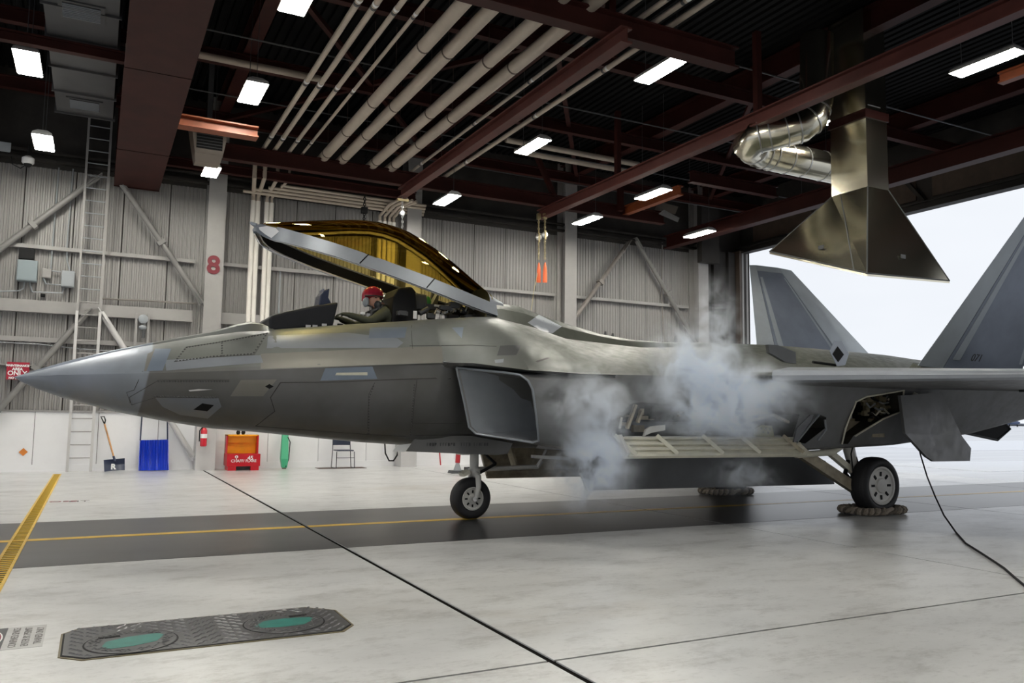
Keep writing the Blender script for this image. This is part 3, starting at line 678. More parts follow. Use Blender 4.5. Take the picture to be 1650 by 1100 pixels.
# plan of the cockpit opening
def sill_w(X): return interp(X, [(2.58, 0.0), (2.64, 0.26), (2.78, 0.38), (3.0, 0.44), (3.4, 0.46), (5.0, 0.46), (5.3, 0.43), (5.47, 0.36)])
def cut(target, mb, name):
    me = mesh_of(name, mb, V(0, 0, 0)); c_ = bpy.data.objects.new(name, me); col.objects.link(c_); me.materials.append(M_BAY)
    md = target.modifiers.new('cut', 'BOOLEAN'); md.operation = 'DIFFERENCE'; md.object = c_; md.solver = 'EXACT'
    try: md.material_mode = 'TRANSFER'
    except Exception: pass
    bpy.context.view_layer.update()
    dg = bpy.context.evaluated_depsgraph_get()
    new = bpy.data.meshes.new_from_object(target.evaluated_get(dg))
    target.modifiers.remove(md); old = target.data; target.data = new
    bpy.data.objects.remove(c_)
xs_ = [2.59, 2.64, 2.78, 3.0, 3.4, 4.2, 5.0, 5.3, 5.47]
poly = [V(x, -max(0.03, sill_w(x)), 2.0) for x in xs_] + [V(x, max(0.03, sill_w(x)), 2.0) for x in reversed(xs_)]
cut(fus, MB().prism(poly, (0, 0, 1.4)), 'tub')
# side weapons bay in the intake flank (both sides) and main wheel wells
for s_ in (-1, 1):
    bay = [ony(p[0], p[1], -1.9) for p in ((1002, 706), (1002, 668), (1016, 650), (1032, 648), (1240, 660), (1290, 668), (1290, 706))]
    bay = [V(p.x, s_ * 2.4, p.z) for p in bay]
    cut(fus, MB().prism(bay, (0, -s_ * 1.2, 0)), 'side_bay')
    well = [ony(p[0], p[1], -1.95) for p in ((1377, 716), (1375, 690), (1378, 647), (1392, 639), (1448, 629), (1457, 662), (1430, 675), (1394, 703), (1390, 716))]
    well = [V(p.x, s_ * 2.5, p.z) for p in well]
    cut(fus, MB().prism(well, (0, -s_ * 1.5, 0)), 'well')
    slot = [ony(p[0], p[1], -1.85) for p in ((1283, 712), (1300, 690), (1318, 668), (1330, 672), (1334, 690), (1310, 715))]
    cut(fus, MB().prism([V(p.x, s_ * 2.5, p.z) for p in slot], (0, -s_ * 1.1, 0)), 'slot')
bm = bmesh.new(); bm.from_mesh(fus.data)
for f in bm.faces: f.smooth = True
for e in bm.edges:
    if len(e.link_faces) != 2 or e.calc_face_angle(0) > R(22): e.smooth = False
bm.to_mesh(fus.data); bm.free()
FBVH = None
def bvh_of(o):
    bm = bmesh.new(); bm.from_mesh(o.data); t = BVHTree.FromBMesh(bm); bm.free(); return t
FBVH = bvh_of(fus)
# keep bay liners inside dark
# ---- intakes
def intake(sg):
    lip = [V(4.72, 1.13, 1.985), V(5.10, 1.72, 1.915), V(5.20, 1.90, 1.885), V(5.27, 1.965, 1.82), V(5.34, 1.95, 1.72), V(5.50, 1.76, 1.40), V(5.64, 1.57, 1.11), V(5.60, 1.50, 1.085), V(5.22, 1.16, 1.15), V(5.05, 1.02, 1.18), V(4.97, 0.985, 1.26), V(4.86, 1.05, 1.60)]
    back = [V(6.48, 1.13, 1.93), V(6.48, 1.75, 1.92), V(6.48, 1.98, 1.91), V(6.48, 2.045, 1.885), V(6.48, 2.01, 1.80), V(6.48, 1.86, 1.42), V(6.48, 1.70, 1.055), V(6.48, 1.62, 0.965), V(6.48, 1.1, 0.95), V(6.48, 0.9, 0.95), V(6.48, 0.8, 1.1), V(6.48, 0.9, 1.6)]
    S = lambda L_: [V(p.x, sg * p.y, p.z) for p in L_]
    c0 = sum(lip, V(0, 0, 0)) / len(lip)
    inn = [c0 + (p - c0) * 0.955 + V(0.012, 0, 0) for p in lip]
    inn2 = [V(p.x + 0.50, p.y - 0.02, p.z + 0.005) for p in (c0 + (p - c0) * 0.93 for p in lip)]
    inn3 = [V(7.0, q.y * 0.62 + 0.05, 0.10 + q.z * 0.93) for q in inn2]
    mid = [a.lerp(b, 0.45) for a, b in zip(lip, back)]
    nm = 'intake'
    o = part(nm, MB().loft([S(inn), S(lip), S(mid), S(back)], cap=False), M_JET, JET, smooth=True, angle=30)
    d = part('intake_duct', MB().loft([S(inn), S(inn2), S(inn3)], cap=False), M_DUCTI, o, smooth=True, angle=35)
    part('duct_end', MB().add(S(inn3), [tuple(range(len(inn3)))]), M_BLACK, o)
    part('lip', MB().tube(S(lip) + S(lip[:1]), 0.014, 8, cap=False), M_JETL, o, smooth=True)
    return o
intake(-1); intake(1)
# splitter plate tip over the intake
part('intake_strake', MB().loft([[V(4.52, -1.16, 2.052), V(4.53, -1.18, 2.048), V(4.53, -1.16, 2.04)], [V(4.9, -0.98, 2.16), V(4.9, -1.46, 2.01), V(4.9, -1.05, 2.0)], [V(5.25, -1.0, 2.15), V(5.3, -1.9, 1.955), V(5.3, -1.1, 1.93)]]), M_JETL, JET)

# ---- wings
def wing(sg):
    X0 = 6.1; rings = []
    for Y, ch_t in ((1.95, 0.26), (3.2, 0.20), (5.0, 0.13), (6.78, 0.05)):
        le = X0 + 0.9 * Y; te = X0 + 9.83 - 0.306 * Y; c = te - le; z = 1.965
        prof = [(0, 0), (0.012, 0.30), (0.05, 0.55), (0.2, 0.95), (0.45, 1.0), (0.75, 0.55), (1, 0.03), (1, -0.03), (0.75, -0.35), (0.45, -0.6), (0.2, -0.6), (0.05, -0.42), (0.012, -0.28)]
        rings.append([V(le + c * a, sg * Y, z + ch_t * 0.5 * b) for a, b in prof])
    w_ = part('wing', MB().loft(rings), M_JET, JET, smooth=True, angle=30)
    # leading edge flap, proud by a hair, with its own edges
    fl = []
    for Y, t_ in ((2.62, 0.255), (6.6, 0.07)):
        le = X0 + 0.9 * Y - 0.02; z = 1.965
        fl.append([V(le, sg * Y, z), V(le + 0.02, sg * Y, z + t_ * 0.26), V(le + 0.30, sg * Y, z + t_ * 0.46), V(le + 0.30, sg * Y, z - t_ * 0.34), V(le + 0.02, sg * Y, z - t_ * 0.26)])
    part('leading_edge_flap', MB().loft(fl), M_JETL, w_, smooth=True, angle=30)
    fl = []
    for Y in (2.4, 5.6):
        te = X0 + 9.83 - 0.306 * Y
        fl.append([V(te - 1.2, sg * Y, 2.03), V(te + 0.02, sg * Y, 1.985), V(te + 0.02, sg * Y, 1.955), V(te - 1.2, sg * Y, 1.90)])
    part('flap', MB().loft(fl), M_JET, w_)
wing(-1); wing(1)

# ---- fins: leading edge strip, box and rudder
def fin(sg):
    def P(f, z, th):                     # f along chord 0..1
        t = (z - 2.2) / 2.6
        le = lerp(12.42, 13.50, t); te = lerp(16.45, 14.76, t); y = 1.74 + (z - 2.3) * 0.53
        n = V(0, 0.883, -0.469)
        p = V(lerp(le, te, f), y, z); th2 = th * (1 - 0.62 * t)
        a = p + n * th2 / 2; b = p - n * th2 / 2
        return V(a.x, sg * a.y, a.z), V(b.x, sg * b.y, b.z)
    def slab(f0, t0, f1, t1, z0, z1):
        rings = []
        for z in (z0, z1):
            a, b = P(f0, z, t0); c, d = P(f1, z, t1); rings.append([a, c, d, b])
        return MB().loft(rings)
    f = part('fin', slab(0.135, 0.15, 0.66, 0.19, 2.15, 4.66), M_FIN, JET)
    part('fin_leading_edge', slab(0.0, 0.006, 0.130, 0.15, 2.15, 4.80), M_FINL, f)
    part('fin_cap', slab(0.135, 0.15, 0.66, 0.19, 4.665, 4.80), M_FINL, f)
    part('rudder', slab(0.67, 0.18, 1.0, 0.012, 2.42, 4.80), M_FINL if sg > 0 else M_FIN, f)
    part('fin_root', slab(0.0, 0.2, 1.0, 0.12, 2.0, 2.30), M_JET, f)
    # border strips framing the fin box on the camera-side face
    for (fa, fb, za, zb_) in ((0.16, 0.20, 2.45, 4.5), (0.60, 0.645, 2.45, 4.55)):
        part('fin_strip', slab(fa, 0.172, fb, 0.200, za, zb_), M_FINL, f)
    return f
fn = fin(-1); fin(1)
part('fin_leading_strip', MB().tube([ony(1500, 592, -1.95), ony(1645, 392, -3.02)], 0.012, 6), M_FINL, JET) if False else None
pc = ony(1577, 574, -1.95); text('tail_number', '071', fn, M_JETD, ony(1574, 577, -2.12), (1, 0, 0), (0, -0.469, 0.883), 0.13, 0.003)
# ---- tailplanes and nozzles (mostly beyond the picture)
for sg in (-1, 1):
    rings = []
    for Y, le, te, t_ in ((1.7, 15.0, 18.2, 0.16), (3.2, 16.2, 18.9, 0.1), (4.4, 17.2, 18.1, 0.04)):
        rings.append([V(le, sg * Y, 2.02), V(lerp(le, te, 0.3), sg * Y, 2.02 + t_ / 2), V(te, sg * Y, 2.02), V(lerp(le, te, 0.3), sg * Y, 2.02 - t_ / 2)])
    part('tailplane', MB().loft(rings), M_JET, JET)
    part('nozzle', MB().loft([[V(17.0, sg * 0.2, 1.62), V(17.0, sg * 1.2, 1.62), V(17.0, sg * 1.2, 2.2), V(17.0, sg * 0.2, 2.2)], [V(18.3, sg * 0.25, 1.8), V(18.3, sg * 1.1, 1.8), V(18.3, sg * 1.1, 2.1), V(18.3, sg * 0.25, 2.1)]]), M_JETD, JET)

# ---- cockpit interior
def side_prism(pxs, y0, y1, ref): 
    q = [ony(a, b, ref) for a, b in pxs]; return MB().prism([V(p.x, y0, p.z) for p in q], (0, y1 - y0, 0))
part('coaming', side_prism(((435, 533), (434, 512), (440, 507), (462, 501), (512, 491), (522, 490), (546, 486), (537, 526), (520, 528)), -0.40, 0.40, -0.40), mat('coaming_black', (0.010, 0.011, 0.015), 0.6, var=0.2, scale=8, spec=0.3), JET, bevel=0.03)
hud = part('head_up_display', side_prism(((512, 492), (515, 476), (521, 468), (530, 465), (528, 480), (534, 492)), -0.17, 0.10, -0.12), mat('hud_navy', (0.02, 0.028, 0.06), 0.25), JET, bevel=0.015)
part('combiner_glass', MB().box((3.30, -0.13, 2.86), (3.31, 0.09, 2.98)), mat('combiner', (0.04, 0.06, 0.16), 0.08), hud)
st = part('ejection_seat', side_prism(((628, 522), (632, 478), (640, 464), (662, 462), (668, 470), (672, 522)), -0.26, 0.26, -0.2), M_BLACK, JET, bevel=0.03)
part('seat_headbox', side_prism(((664, 498), (664, 472), (688, 474), (690, 500)), -0.2, 0.2, -0.2), M_DKGREY, st, bevel=0.02)
part('seat_rail', MB().bar(ony(694, 515, 0.1), ony(702, 468, 0.1), 0.06, 0.10), M_DKGREY, st)
part('canopy_strut', MB().tube([ony(686, 505, -0.1), ony(702, 475, -0.1), ony(715, 462, -0.1)], 0.02, 8), M_CREAM, JET)
part('canopy_actuator', MB().tube([ony(690, 497, -0.25), ony(676, 505, -0.25)], 0.035, 10), M_DKGREY, JET)
part('green_bottle', MB().ellipsoid(ony(689, 486, -0.15), (0.05, 0.05, 0.075)), mat('bottle_green', (0.03, 0.22, 0.03), 0.4), JET, smooth=True)
part('canopy_linkage', MB().tube([ony(700, 492, -0.3), ony(715, 494, -0.3), ony(728, 492, -0.3), ony(741, 485, -0.3), ony(742, 481, -0.3)], 0.016, 8), M_GEARW, JET, smooth=True)
part('canopy_linkage', MB().tube([ony(702, 500, -0.3), ony(712, 505, -0.3), ony(724, 500, -0.3), ony(733, 497, -0.3)], 0.022, 8), M_GEARW, JET, smooth=True)
part('data_card', MB().box(tuple(ony(666, 513, -0.42)), tuple(ony(672, 501, -0.42) + V(0, 0.01, 0))), M_LABELW, JET)
rnd = random.Random(3)
cl = MB()
for i in range(34):
    px = rnd.uniform(640, 762); py = rnd.uniform(492, 512); y = rnd.uniform(-0.38, 0.3); p = ony(px, py, y); cl.box(p - V(0.05, 0.03, 0.03), p + V(rnd.uniform(.02, .12), 0.03, rnd.uniform(.01, .05)))
part('cockpit_clutter', cl, M_DKGREY, JET, kind='stuff')
for i in range(6):
    p = ony(700 + i * 10, 506 - i, -0.36); part('hose', MB().tube([p, p + V(0.05, 0.05, 0.08), p + V(0.14, 0.02, 0.03)], 0.012, 6), [M_CREAMD, M_BLACK, M_GREY][i % 3], JET, smooth=True)
for (a, b) in ((496, 523), (507, 523), (522, 521), (548, 521)):
    p = ony(a, b + 2, -0.48); part('sill_latch', MB().box(p - V(0.03, 0.02, 0.02), p + V(0.03, 0.02, 0.012)), M_CHROME if a != 548 else M_BLACK, JET)

# ---- raised canopy
def crail_z(X): return interp(X, [(2.42, 3.66), (2.55, 3.52), (2.8, 3.455), (3.3, 3.335), (3.8, 3.215), (4.63, 2.995), (5.21, 2.845), (5.62, 2.76)])
def ctop_z(X): return interp(X, [(2.42, 3.73), (2.55, 3.705), (2.8, 3.63), (3.3, 3.505), (3.8, 3.385), (4.63, 3.17), (5.26, 3.005), (5.62, 2.92)])
def chw(X): return interp(X, [(2.42, 0.0), (2.46, 0.10), (2.55, 0.22), (2.7, 0.34), (2.9, 0.44), (3.3, 0.54), (3.8, 0.58), (4.6, 0.575), (5.1, 0.53), (5.4, 0.48), (5.62, 0.43)])
cxs = [5.62, 5.5, 5.35, 5.15, 4.9, 4.63, 4.3, 3.95, 3.6, 3.3, 3.05, 2.85, 2.7, 2.6, 2.52, 2.46]
path = [(x, -chw(x)) for x in cxs] + [(2.42, 0.0)] + [(x, chw(x)) for x in reversed(cxs)]
can = part('canopy', MB().tube([V(2.46, -0.05, 3.72), V(2.40, 0, 3.745), V(2.46, 0.05, 3.72)], 0.018, 8), M_JETL, JET, smooth=True, label='raised bubble canopy of amber glass in a grey frame')
def band_loft(o0, o1, zf0, zf1):
    rings = []
    for i, (x, y) in enumerate(path):
        a = path[max(0, i - 1)]; b = path[min(len(path) - 1, i + 1)]
        t_ = V(b[0] - a[0], b[1] - a[1], 0).normalized(); n_ = V(-t_.y, t_.x, 0)     # left of travel
        c_ = V(4.0 - x, -y, 0); n_ = n_ if n_.dot(c_) > 0 else -n_                    # inward
        zr, zt = crail_z(x), ctop_z(x)
        p = V(x, y, 0)
        rings.append([p + n_ * o0[0] + V(0, 0, lerp(zr, zt, zf0)), p + n_ * o0[1] + V(0, 0, lerp(zr, zt, zf1)), p + n_ * o1[1] + V(0, 0, lerp(zr, zt, zf1)), p + n_ * o1[0] + V(0, 0, lerp(zr, zt, zf0))])
    return MB().loft(rings)
part('canopy_frame', band_loft((0.0, 0.035), (0.035, 0.065), 0.0, 1.0), M_JETL, can, smooth=True, angle=50)
part('canopy_seal', band_loft((0.036, 0.066), (0.055, 0.085), 0.06, 0.85), M_BLACK, can, smooth=True, angle=50)
part('sill_rim', band_loft((0.050, 0.050), (0.080, 0.080), -0.02, 0.07), M_LABELW, can, smooth=True, angle=50)
for (x, sg) in ((3.66, -1), (4.55, -1), (3.66, 1), (4.55, 1)):
    part('frame_joint', MB().bar(V(x - 0.03, sg * (chw(x) + 0.002), crail_z(x) + 0.02), V(x + 0.09, sg * (chw(x) - 0.034), ctop_z(x) - 0.02), 0.012, 0.012), M_BLACK, can)
part('canopy_latch', MB().loft([[ony(a, b, -0.30), ony(a + 2, b + 1, 0.0), ony(a2, b2, 0.05), ony(a2, b2, -0.26)] for a, b, a2, b2 in ((417, 366, 418, 370), (430, 364, 428, 378), (444, 367, 438, 384), (452, 375, 450, 386))]), mat('bright_white', (0.85, 0.86, 0.9), 0.25), can, smooth=True, label='bright white metal nose of the canopy frame')
part('canopy_latch', MB().tube([V(2.46, 0.02, 3.64), V(2.56, 0.16, 3.54), V(2.66, 0.24, 3.50)], 0.025, 8), M_CHROME, can, smooth=True)
# glass
def amber():
    m = bpy.data.materials.new('amber_glass'); m.use_nodes = True; nt = m.node_tree; nt.nodes.clear(); L = nt.links.new
    out = nt.nodes.new('ShaderNodeOutputMaterial'); mx = nt.nodes.new('ShaderNodeMixShader'); tr = nt.nodes.new('ShaderNodeBsdfTransparent'); gl = nt.nodes.new('ShaderNodeBsdfGlossy'); fr = nt.nodes.new('ShaderNodeFresnel')
    tr.inputs[0].default_value = (0.74, 0.60, 0.22, 1); gl.inputs[0].default_value = (0.95, 0.72, 0.30, 1); gl.inputs['Roughness'].default_value = 0.02; fr.inputs[0].default_value = 1.55
    L(fr.outputs[0], mx.inputs[0]); L(tr.outputs[0], mx.inputs[1]); L(gl.outputs[0], mx.inputs[2]); L(mx.outputs[0], out.inputs[0]); return m
T_DOME = [(2.55, 3.745), (2.7, 3.775), (2.9, 3.81), (3.29, 3.875), (3.7, 3.94), (4.04, 3.95), (4.39, 3.88), (4.84, 3.65), (5.22, 3.38), (5.46, 3.20), (5.56, 3.11)]
rings = []
gxs = [2.55, 2.65, 2.8, 3.0, 3.2, 3.4, 3.6, 3.8, 4.0, 4.2, 4.4, 4.6, 4.8, 5.0, 5.2, 5.35, 5.46, 5.56]
def sm(x, tab): return (interp(x - 0.12, tab) + 2 * interp(x, tab) + interp(x + 0.12, tab)) / 4
for x in gxs:
    hw = chw(x) - 0.038; zf = ctop_z(x) - 0.01; zt = max(zf + 0.02, sm(x, T_DOME)); row = []
    for k in range(17):
        a = math.pi * k / 16; row.append(V(x, -hw * math.cos(a) * (1 if abs(math.cos(a)) > .99 else 1.0), zf + (zt - zf) * math.sin(a) ** 0.85))
    rings.append(row)
part('canopy_glass', MB().loft(rings, cap=False, closed=False), amber(), can, smooth=True, angle=80, label='amber tinted canopy glass')
x0 = 5.56
part('canopy_aft_frame', MB().loft([[V(x, -(chw(x) - 0.036) * math.cos(math.pi * k / 16), ctop_z(x) - 0.01 + (zz - ctop_z(x)) * math.sin(math.pi * k / 16) ** 0.85) for k in range(17)] for x, zz in ((5.50, 3.185), (5.60, 3.10), (5.72, 3.02))], cap=False, closed=False), M_JETL, can, smooth=True, angle=60)

# ---- surface marks laid on the skin (paint patches, panel lines, rivet rows): cast onto the hull along the viewing side
IBVH = [FBVH]
def on_skin(p, d=V(0, 1, 0), off=0.003):
    best = None
    for b in IBVH:
        h = b.ray_cast(p, d)
        if h[0] is not None and (best is None or h[3] < best[3]): best = h
    if best is None: return None
    n = best[1]
    if n.dot(d) > 0: n = -n
    return best[0] + n * off
def skin_px(px, py, off=0.003):
    d = ray(px, py).normalized(); return on_skin(CAM, d, off)
def patch(name, pxs, m, off=0.003, div=6):
    """a thin paint patch or cover plate lying on the hull; corners given by where they lie on the hull in the photo"""
    bm = bmesh.new()
    vs_ = [bm.verts.new((a, b, 0)) for a, b in pxs]; f = bm.faces.new(vs_)
    bmesh.ops.triangulate(bm, faces=[f])
    bmesh.ops.subdivide_edges(bm, edges=bm.edges[:], cuts=div, use_grid_fill=True)
    ok = True; pos = {}
    for v in bm.verts:
        q = skin_px(v.co.x, v.co.y, off)
        if q is None: ok = False; break
        pos[v] = q
    if not ok: bm.free(); return None
    for v, q in pos.items(): v.co = q
    me = bpy.data.meshes.new(name); bmesh.ops.recalc_face_normals(bm, faces=bm.faces); bm.to_mesh(me); bm.free()
    for p in me.polygons: p.use_smooth = True
    return link(name, me, JET, m)
def seam(pxs, w=0.012, m=None, name='panel_line', step=14):
    pts = []
    for (a, b), (c, d) in zip(pxs, pxs[1:]):
        n_ = max(1, int(math.hypot(c - a, d - b) / step))
        for i in range(n_): pts.append((lerp(a, c, i / n_), lerp(b, d, i / n_)))
    pts.append(pxs[-1])
    q = [skin_px(a, b, 0.002) for a, b in pts]; q = [p for p in q if p is not None]
    if len(q) < 2: return
    return part(name, MB().tube(q, w / 2, 6), m or M_LINE, JET)
def rivets(pxs, n):
    mb = MB(); L_ = [0]
    for (a, b), (c, d) in zip(pxs, pxs[1:]): L_.append(L_[-1] + math.hypot(c - a, d - b))
    for i in range(n):
        t = L_[-1] * i / (n - 1); k = 0
        while k < len(pxs) - 2 and t > L_[k + 1]: k += 1
        f = (t - L_[k]) / max(1e-6, L_[k + 1] - L_[k]); p = skin_px(lerp(pxs[k][0], pxs[k + 1][0], f), lerp(pxs[k][1], pxs[k + 1][1], f), 0.0)
        if p is not None: mb.ellipsoid(p, (0.012, 0.006, 0.012), 6, 4)
    part('rivet_row', mb, M_RIVET, JET, kind='stuff')
patch('paint_patch', [(596, 528), (656, 527), (652, 544), (594, 545)], M_JETB)
patch('paint_patch', [(728, 528), (747, 527), (744, 545)], M_JETB)
patch('paint_patch', [(432, 541), (560, 536), (640, 545), (650, 552), (640, 560), (430, 561)], M_JETL, 0.002)
patch('paint_patch', [(250, 562), (276, 562), (262, 597), (236, 598)], M_JETB)
patch('paint_patch', [(266, 580), (420, 572), (424, 584), (268, 597)], M_JETL, 0.002)
patch('paint_patch', [(238, 570), (254, 562), (246, 598), (232, 598)], M_JETT, 0.002)
patch('paint_patch', [(420, 570), (640, 560), (712, 558), (714, 584), (420, 594)], M_JETT, 0.0018)
patch('name_panel', [(524, 593), (600, 590), (608, 610), (516, 613)], M_JETB, 0.003)
patch('name_strip', [(542, 600), (592, 599), (592, 604), (540, 604)], M_CREAM, 0.006)
patch('paint_patch', [(388, 612), (446, 611), (424, 638), (371, 638)], M_JETT, 0.003)
patch('paint_patch', [(250, 640), (352, 641), (357, 655), (335, 674), (290, 668), (262, 655)], M_JETL, 0.002)
patch('sensor_window', [(427, 622), (434, 618), (441, 622), (434, 626)], M_BLACK, 0.006, 3)
patch('sensor_window', [(312, 659), (326, 649), (345, 652), (334, 662)], M_BLACK, 0.006, 3)
patch('formation_light', [(304, 628), (320, 626), (343, 627), (306, 630)], M_LABELW, 0.006, 3)
patch('paint_patch', [(850, 520), (868, 507), (878, 512), (905, 526), (890, 537), (872, 533)], M_JETL, 0.004)
patch('dark_panel', [(806, 557), (840, 556), (832, 572), (801, 573)], M_JETD, 0.004)
patch('paint_patch', [(797, 580), (812, 578), (811, 584), (798, 585)], M_JETL, 0.004, 2)
patch('slot', [(862, 582), (882, 576), (886, 577), (866, 584)], M_LINE, 0.003, 2)
seam([(452, 616), (540, 615), (640, 611), (700, 609), (726, 610)]); seam([(452, 616), (436, 640), (443, 662), (412, 686)]); seam([(412, 686), (500, 693), (600, 700), (660, 703)], 0.006)
seam([(519, 614), (516, 700)], 0.004) if False else None
seam([(604, 616), (594, 635), (592, 700)], 0.005); seam([(672, 612), (668, 640), (664, 690)], 0.005)
seam([(664, 681), (745, 682)], 0.006); seam([(668, 701), (760, 700)], 0.008)
seam([(285, 582), (300, 559), (348, 552), (432, 536)], 0.005); seam([(432, 536), (410, 571), (348, 575), (280, 583)], 0.005)
seam([(208, 640), (256, 612), (370, 612)], 0.006); seam([(208, 640), (212, 652), (250, 640), (350, 641)], 0.005)
seam([(230, 598), (216, 628), (204, 632), (210, 648), (186, 662)], 0.006)
seam([(663, 524), (664, 552), (665, 562)], 0.005); seam([(660, 557), (760, 556), (800, 558)], 0.005)
rivets([(283, 582), (300, 560), (350, 552), (430, 538)], 34); rivets([(428, 541), (408, 570), (345, 574), (285, 582)], 30); rivets([(358, 553), (358, 573)], 6)
rivets([(256, 614), (368, 614)], 26); rivets([(250, 638), (348, 640)], 24); rivets([(602, 622), (595, 640), (594, 698)], 18); rivets([(668, 620), (662, 700)], 20)
# tiny blade antennas on the spine
for a, b in ((974, 541), (986, 544), (1087, 548), (1099, 549)):
    p = ony(a, b, 0.0); part('antenna', MB().loft([[p + V(-0.03, -0.01, -0.08), p + V(0.04, -0.01, -0.08), p + V(0.04, 0.01, -0.08), p + V(-0.03, 0.01, -0.08)], [p + V(0, -0.005, 0.07), p + V(0.03, -0.005, 0.07), p + V(0.03, 0.005, 0.07), p + V(0, 0.005, 0.07)]]), M_JETD, JET)
# opened doors standing on the upper deck
q = [ony(a, b, -1.75) for a, b in ((1238, 555), (1254, 556), (1282, 567), (1283, 586), (1266, 583), (1240, 568))]
part('deck_door', MB().prism(q, (0, 0.06, 0)), M_JETD, JET, label='dark grey access door standing open on the upper deck')
q = [ony(a, b, -1.75) for a, b in ((1344, 549), (1356, 549), (1368, 570), (1362, 588), (1349, 590), (1337, 566))]
hx = part('deck_door', MB().prism(q, (0.05, 0.05, 0)), M_JETL, JET, label='hexagonal light grey access door standing open')
q = [ony(a, b, -1.757) for a, b in ((1350, 558), (1360, 571), (1351, 583), (1342, 570))]
part('door_recess', MB().prism(q, (0.0, 0.006, 0)), M_BLACK, hx)
part('door_strut', MB().tube([ony(1310, 583, -1.7), ony(1346, 588, -1.7)], 0.02, 8), M_BLACK, JET)

# ---- side weapons bay: open door with cream inner face, racks and actuators
def plate_px(pxs, y, d): return MB().prism([ony(a, b, y) for a, b in pxs], d)
dz = part('bay_door', MB().prism([V(6.66, -1.78, 1.13), V(9.72, -1.78, 1.14), V(9.86, -1.96, 0.91), V(6.64, -1.96, 0.92)], (0, 0.03, -0.02)), M_CREAM, JET, label='cream inner face of the open side bay door')
def dpt(x, f): return V(lerp(x, x, f), lerp(-1.80, -1.98, f), lerp(1.135, 0.915, f)) + V(0, 0, 0.0)
for f in (0.02, 0.34, 0.62, 0.97): part('door_rib', MB().bar(dpt(6.68, f) + V(0, 0, 0.012), dpt(9.72, f) + V(0, 0, 0.012), 0.03, 0.03, up=(0, -0.77, 0.63)), M_CREAM, dz)
for x in (6.70, 7.35, 8.1, 8.75, 9.55):
    part('hinge_arm', MB().bar(dpt(x - 0.10, 0.0) + V(0, 0, 0.05), dpt(x + 0.10, 1.0) + V(0, 0, 0.04), 0.05, 0.05), M_CREAM if x < 9 else M_CREAMD, dz)
part('door_end_cap', MB().bar(dpt(6.66, 0) + V(0, 0, 0.03), dpt(6.66, 1) + V(0, 0, 0.03), 0.05, 0.09), M_GEARW, dz)
part('hinge_tube', MB().tube([V(6.8, -1.70, 1.15), V(9.5, -1.70, 1.16)], 0.022, 8), M_GEARW, dz)
for a, b, c, d, m_ in ((1024, 652, 1010, 690, M_CREAMD), (1034, 662, 1027, 680, M_CREAMD), (1000, 672, 997, 690, M_GEARW), (1200, 680, 1246, 668, M_CREAM), (1246, 668, 1270, 680, M_CREAMD)):
    part('actuator', MB().bar(ony(a, b, -1.78), ony(c, d, -1.78), 0.05, 0.035), m_, JET)
part('hinge_bracket', plate_px(((1036, 706), (1041, 692), (1048, 687), (1072, 684), (1072, 693), (1050, 697), (1041, 701)), -1.76, (0, 0.03, 0)), M_GEARW, JET)
part('missile_rail', MB().bar((6.9, -1.35, 1.32), (9.3, -1.35, 1.32), 0.16, 0.12), M_DKGREY, JET)
part('missile_body', MB().tube([V(6.95, -1.40, 1.30), V(7.15, -1.40, 1.30), V(9.2, -1.40, 1.30)], [0.02, 0.065, 0.065], 12), M_GREY, JET, smooth=True)
bx_ = MB()
for i in range(26):
    p = V(rnd.uniform(6.7, 9.5), rnd.uniform(-1.6, -1.3), rnd.uniform(1.2, 1.5)); bx_.box(p, p + V(rnd.uniform(.04, .18), .05, rnd.uniform(.02, .10)))
part('bay_equipment', bx_, M_CREAMD, JET, kind='stuff')
pf = part('perforated_bracket', plate_px(((1218, 703), (1217, 690), (1228, 684), (1244, 686), (1248, 704)), -1.74, (0, 0.03, 0)), mat('olive_primer', (0.30, 0.28, 0.10), 0.5), JET)
for i, (a, b) in enumerate(((1226, 690), (1233, 690), (1240, 691), (1229, 696), (1237, 697))): part('hole', MB().tube([ony(a, b, -1.742), ony(a, b, -1.738)], 0.018, 8), M_BLACK, pf)
# slot edges (silver strips) beside the strut
for a in (((1284, 712), (1306, 684), (1320, 668)), ((1318, 709), (1331, 692), (1329, 676))):
    part('door_edge', MB().tube([ony(p[0], p[1], -1.90) for p in a], 0.016, 6), M_GREY, JET)
part('slot_door', plate_px(((1283, 712), (1303, 684), (1312, 668), (1306, 668), (1284, 690), (1279, 712)), -1.98, (0, 0.02, 0)), M_JETD, JET)

# ---- main bay doors hanging under the belly
M_JETU = M_JETD
nd = part('main_bay_door', MB().prism([ony(a, b, -0.92) for a, b in ((940, 735), (935, 760), (947, 790), (1345, 780), (1330, 742), (1250, 724))], (0, 0.05, 0)), M_JETU, JET, label='dark grey main bay door hanging below the belly')
part('door_edge', MB().tube([ony(935, 762, -0.95), ony(947, 791, -0.95)], 0.014, 6), M_GEARW, nd)
fd = part('main_bay_door', MB().prism([V(5.95, 0.80, 0.95), V(6.15, 0.92, 0.46), V(11.3, 0.92, 0.44), V(11.3, 0.80, 0.95)], (0, 0.05, 0)), M_CREAMD, JET)
for x in (6.25, 6.6, 6.95, 7.35, 7.9, 8.6, 9.4, 10.2): part('door_rib', MB().bar((x, 0.86, 0.90), (x - 0.12, 0.90, 0.50), 0.05, 0.05), M_CREAMD, fd)
for z in (0.55, 0.78): part('door_stringer', MB().bar((6.1, 0.88, z), (11.2, 0.88, z), 0.04, 0.05), M_CREAMD, fd)
part('forward_bay_fairing', MB().prism([ony(a, b, -0.5) for a, b in ((860, 733), (920, 736), (920, 741), (860, 738))], (0, 0.08, 0)), M_GEARW, JET)

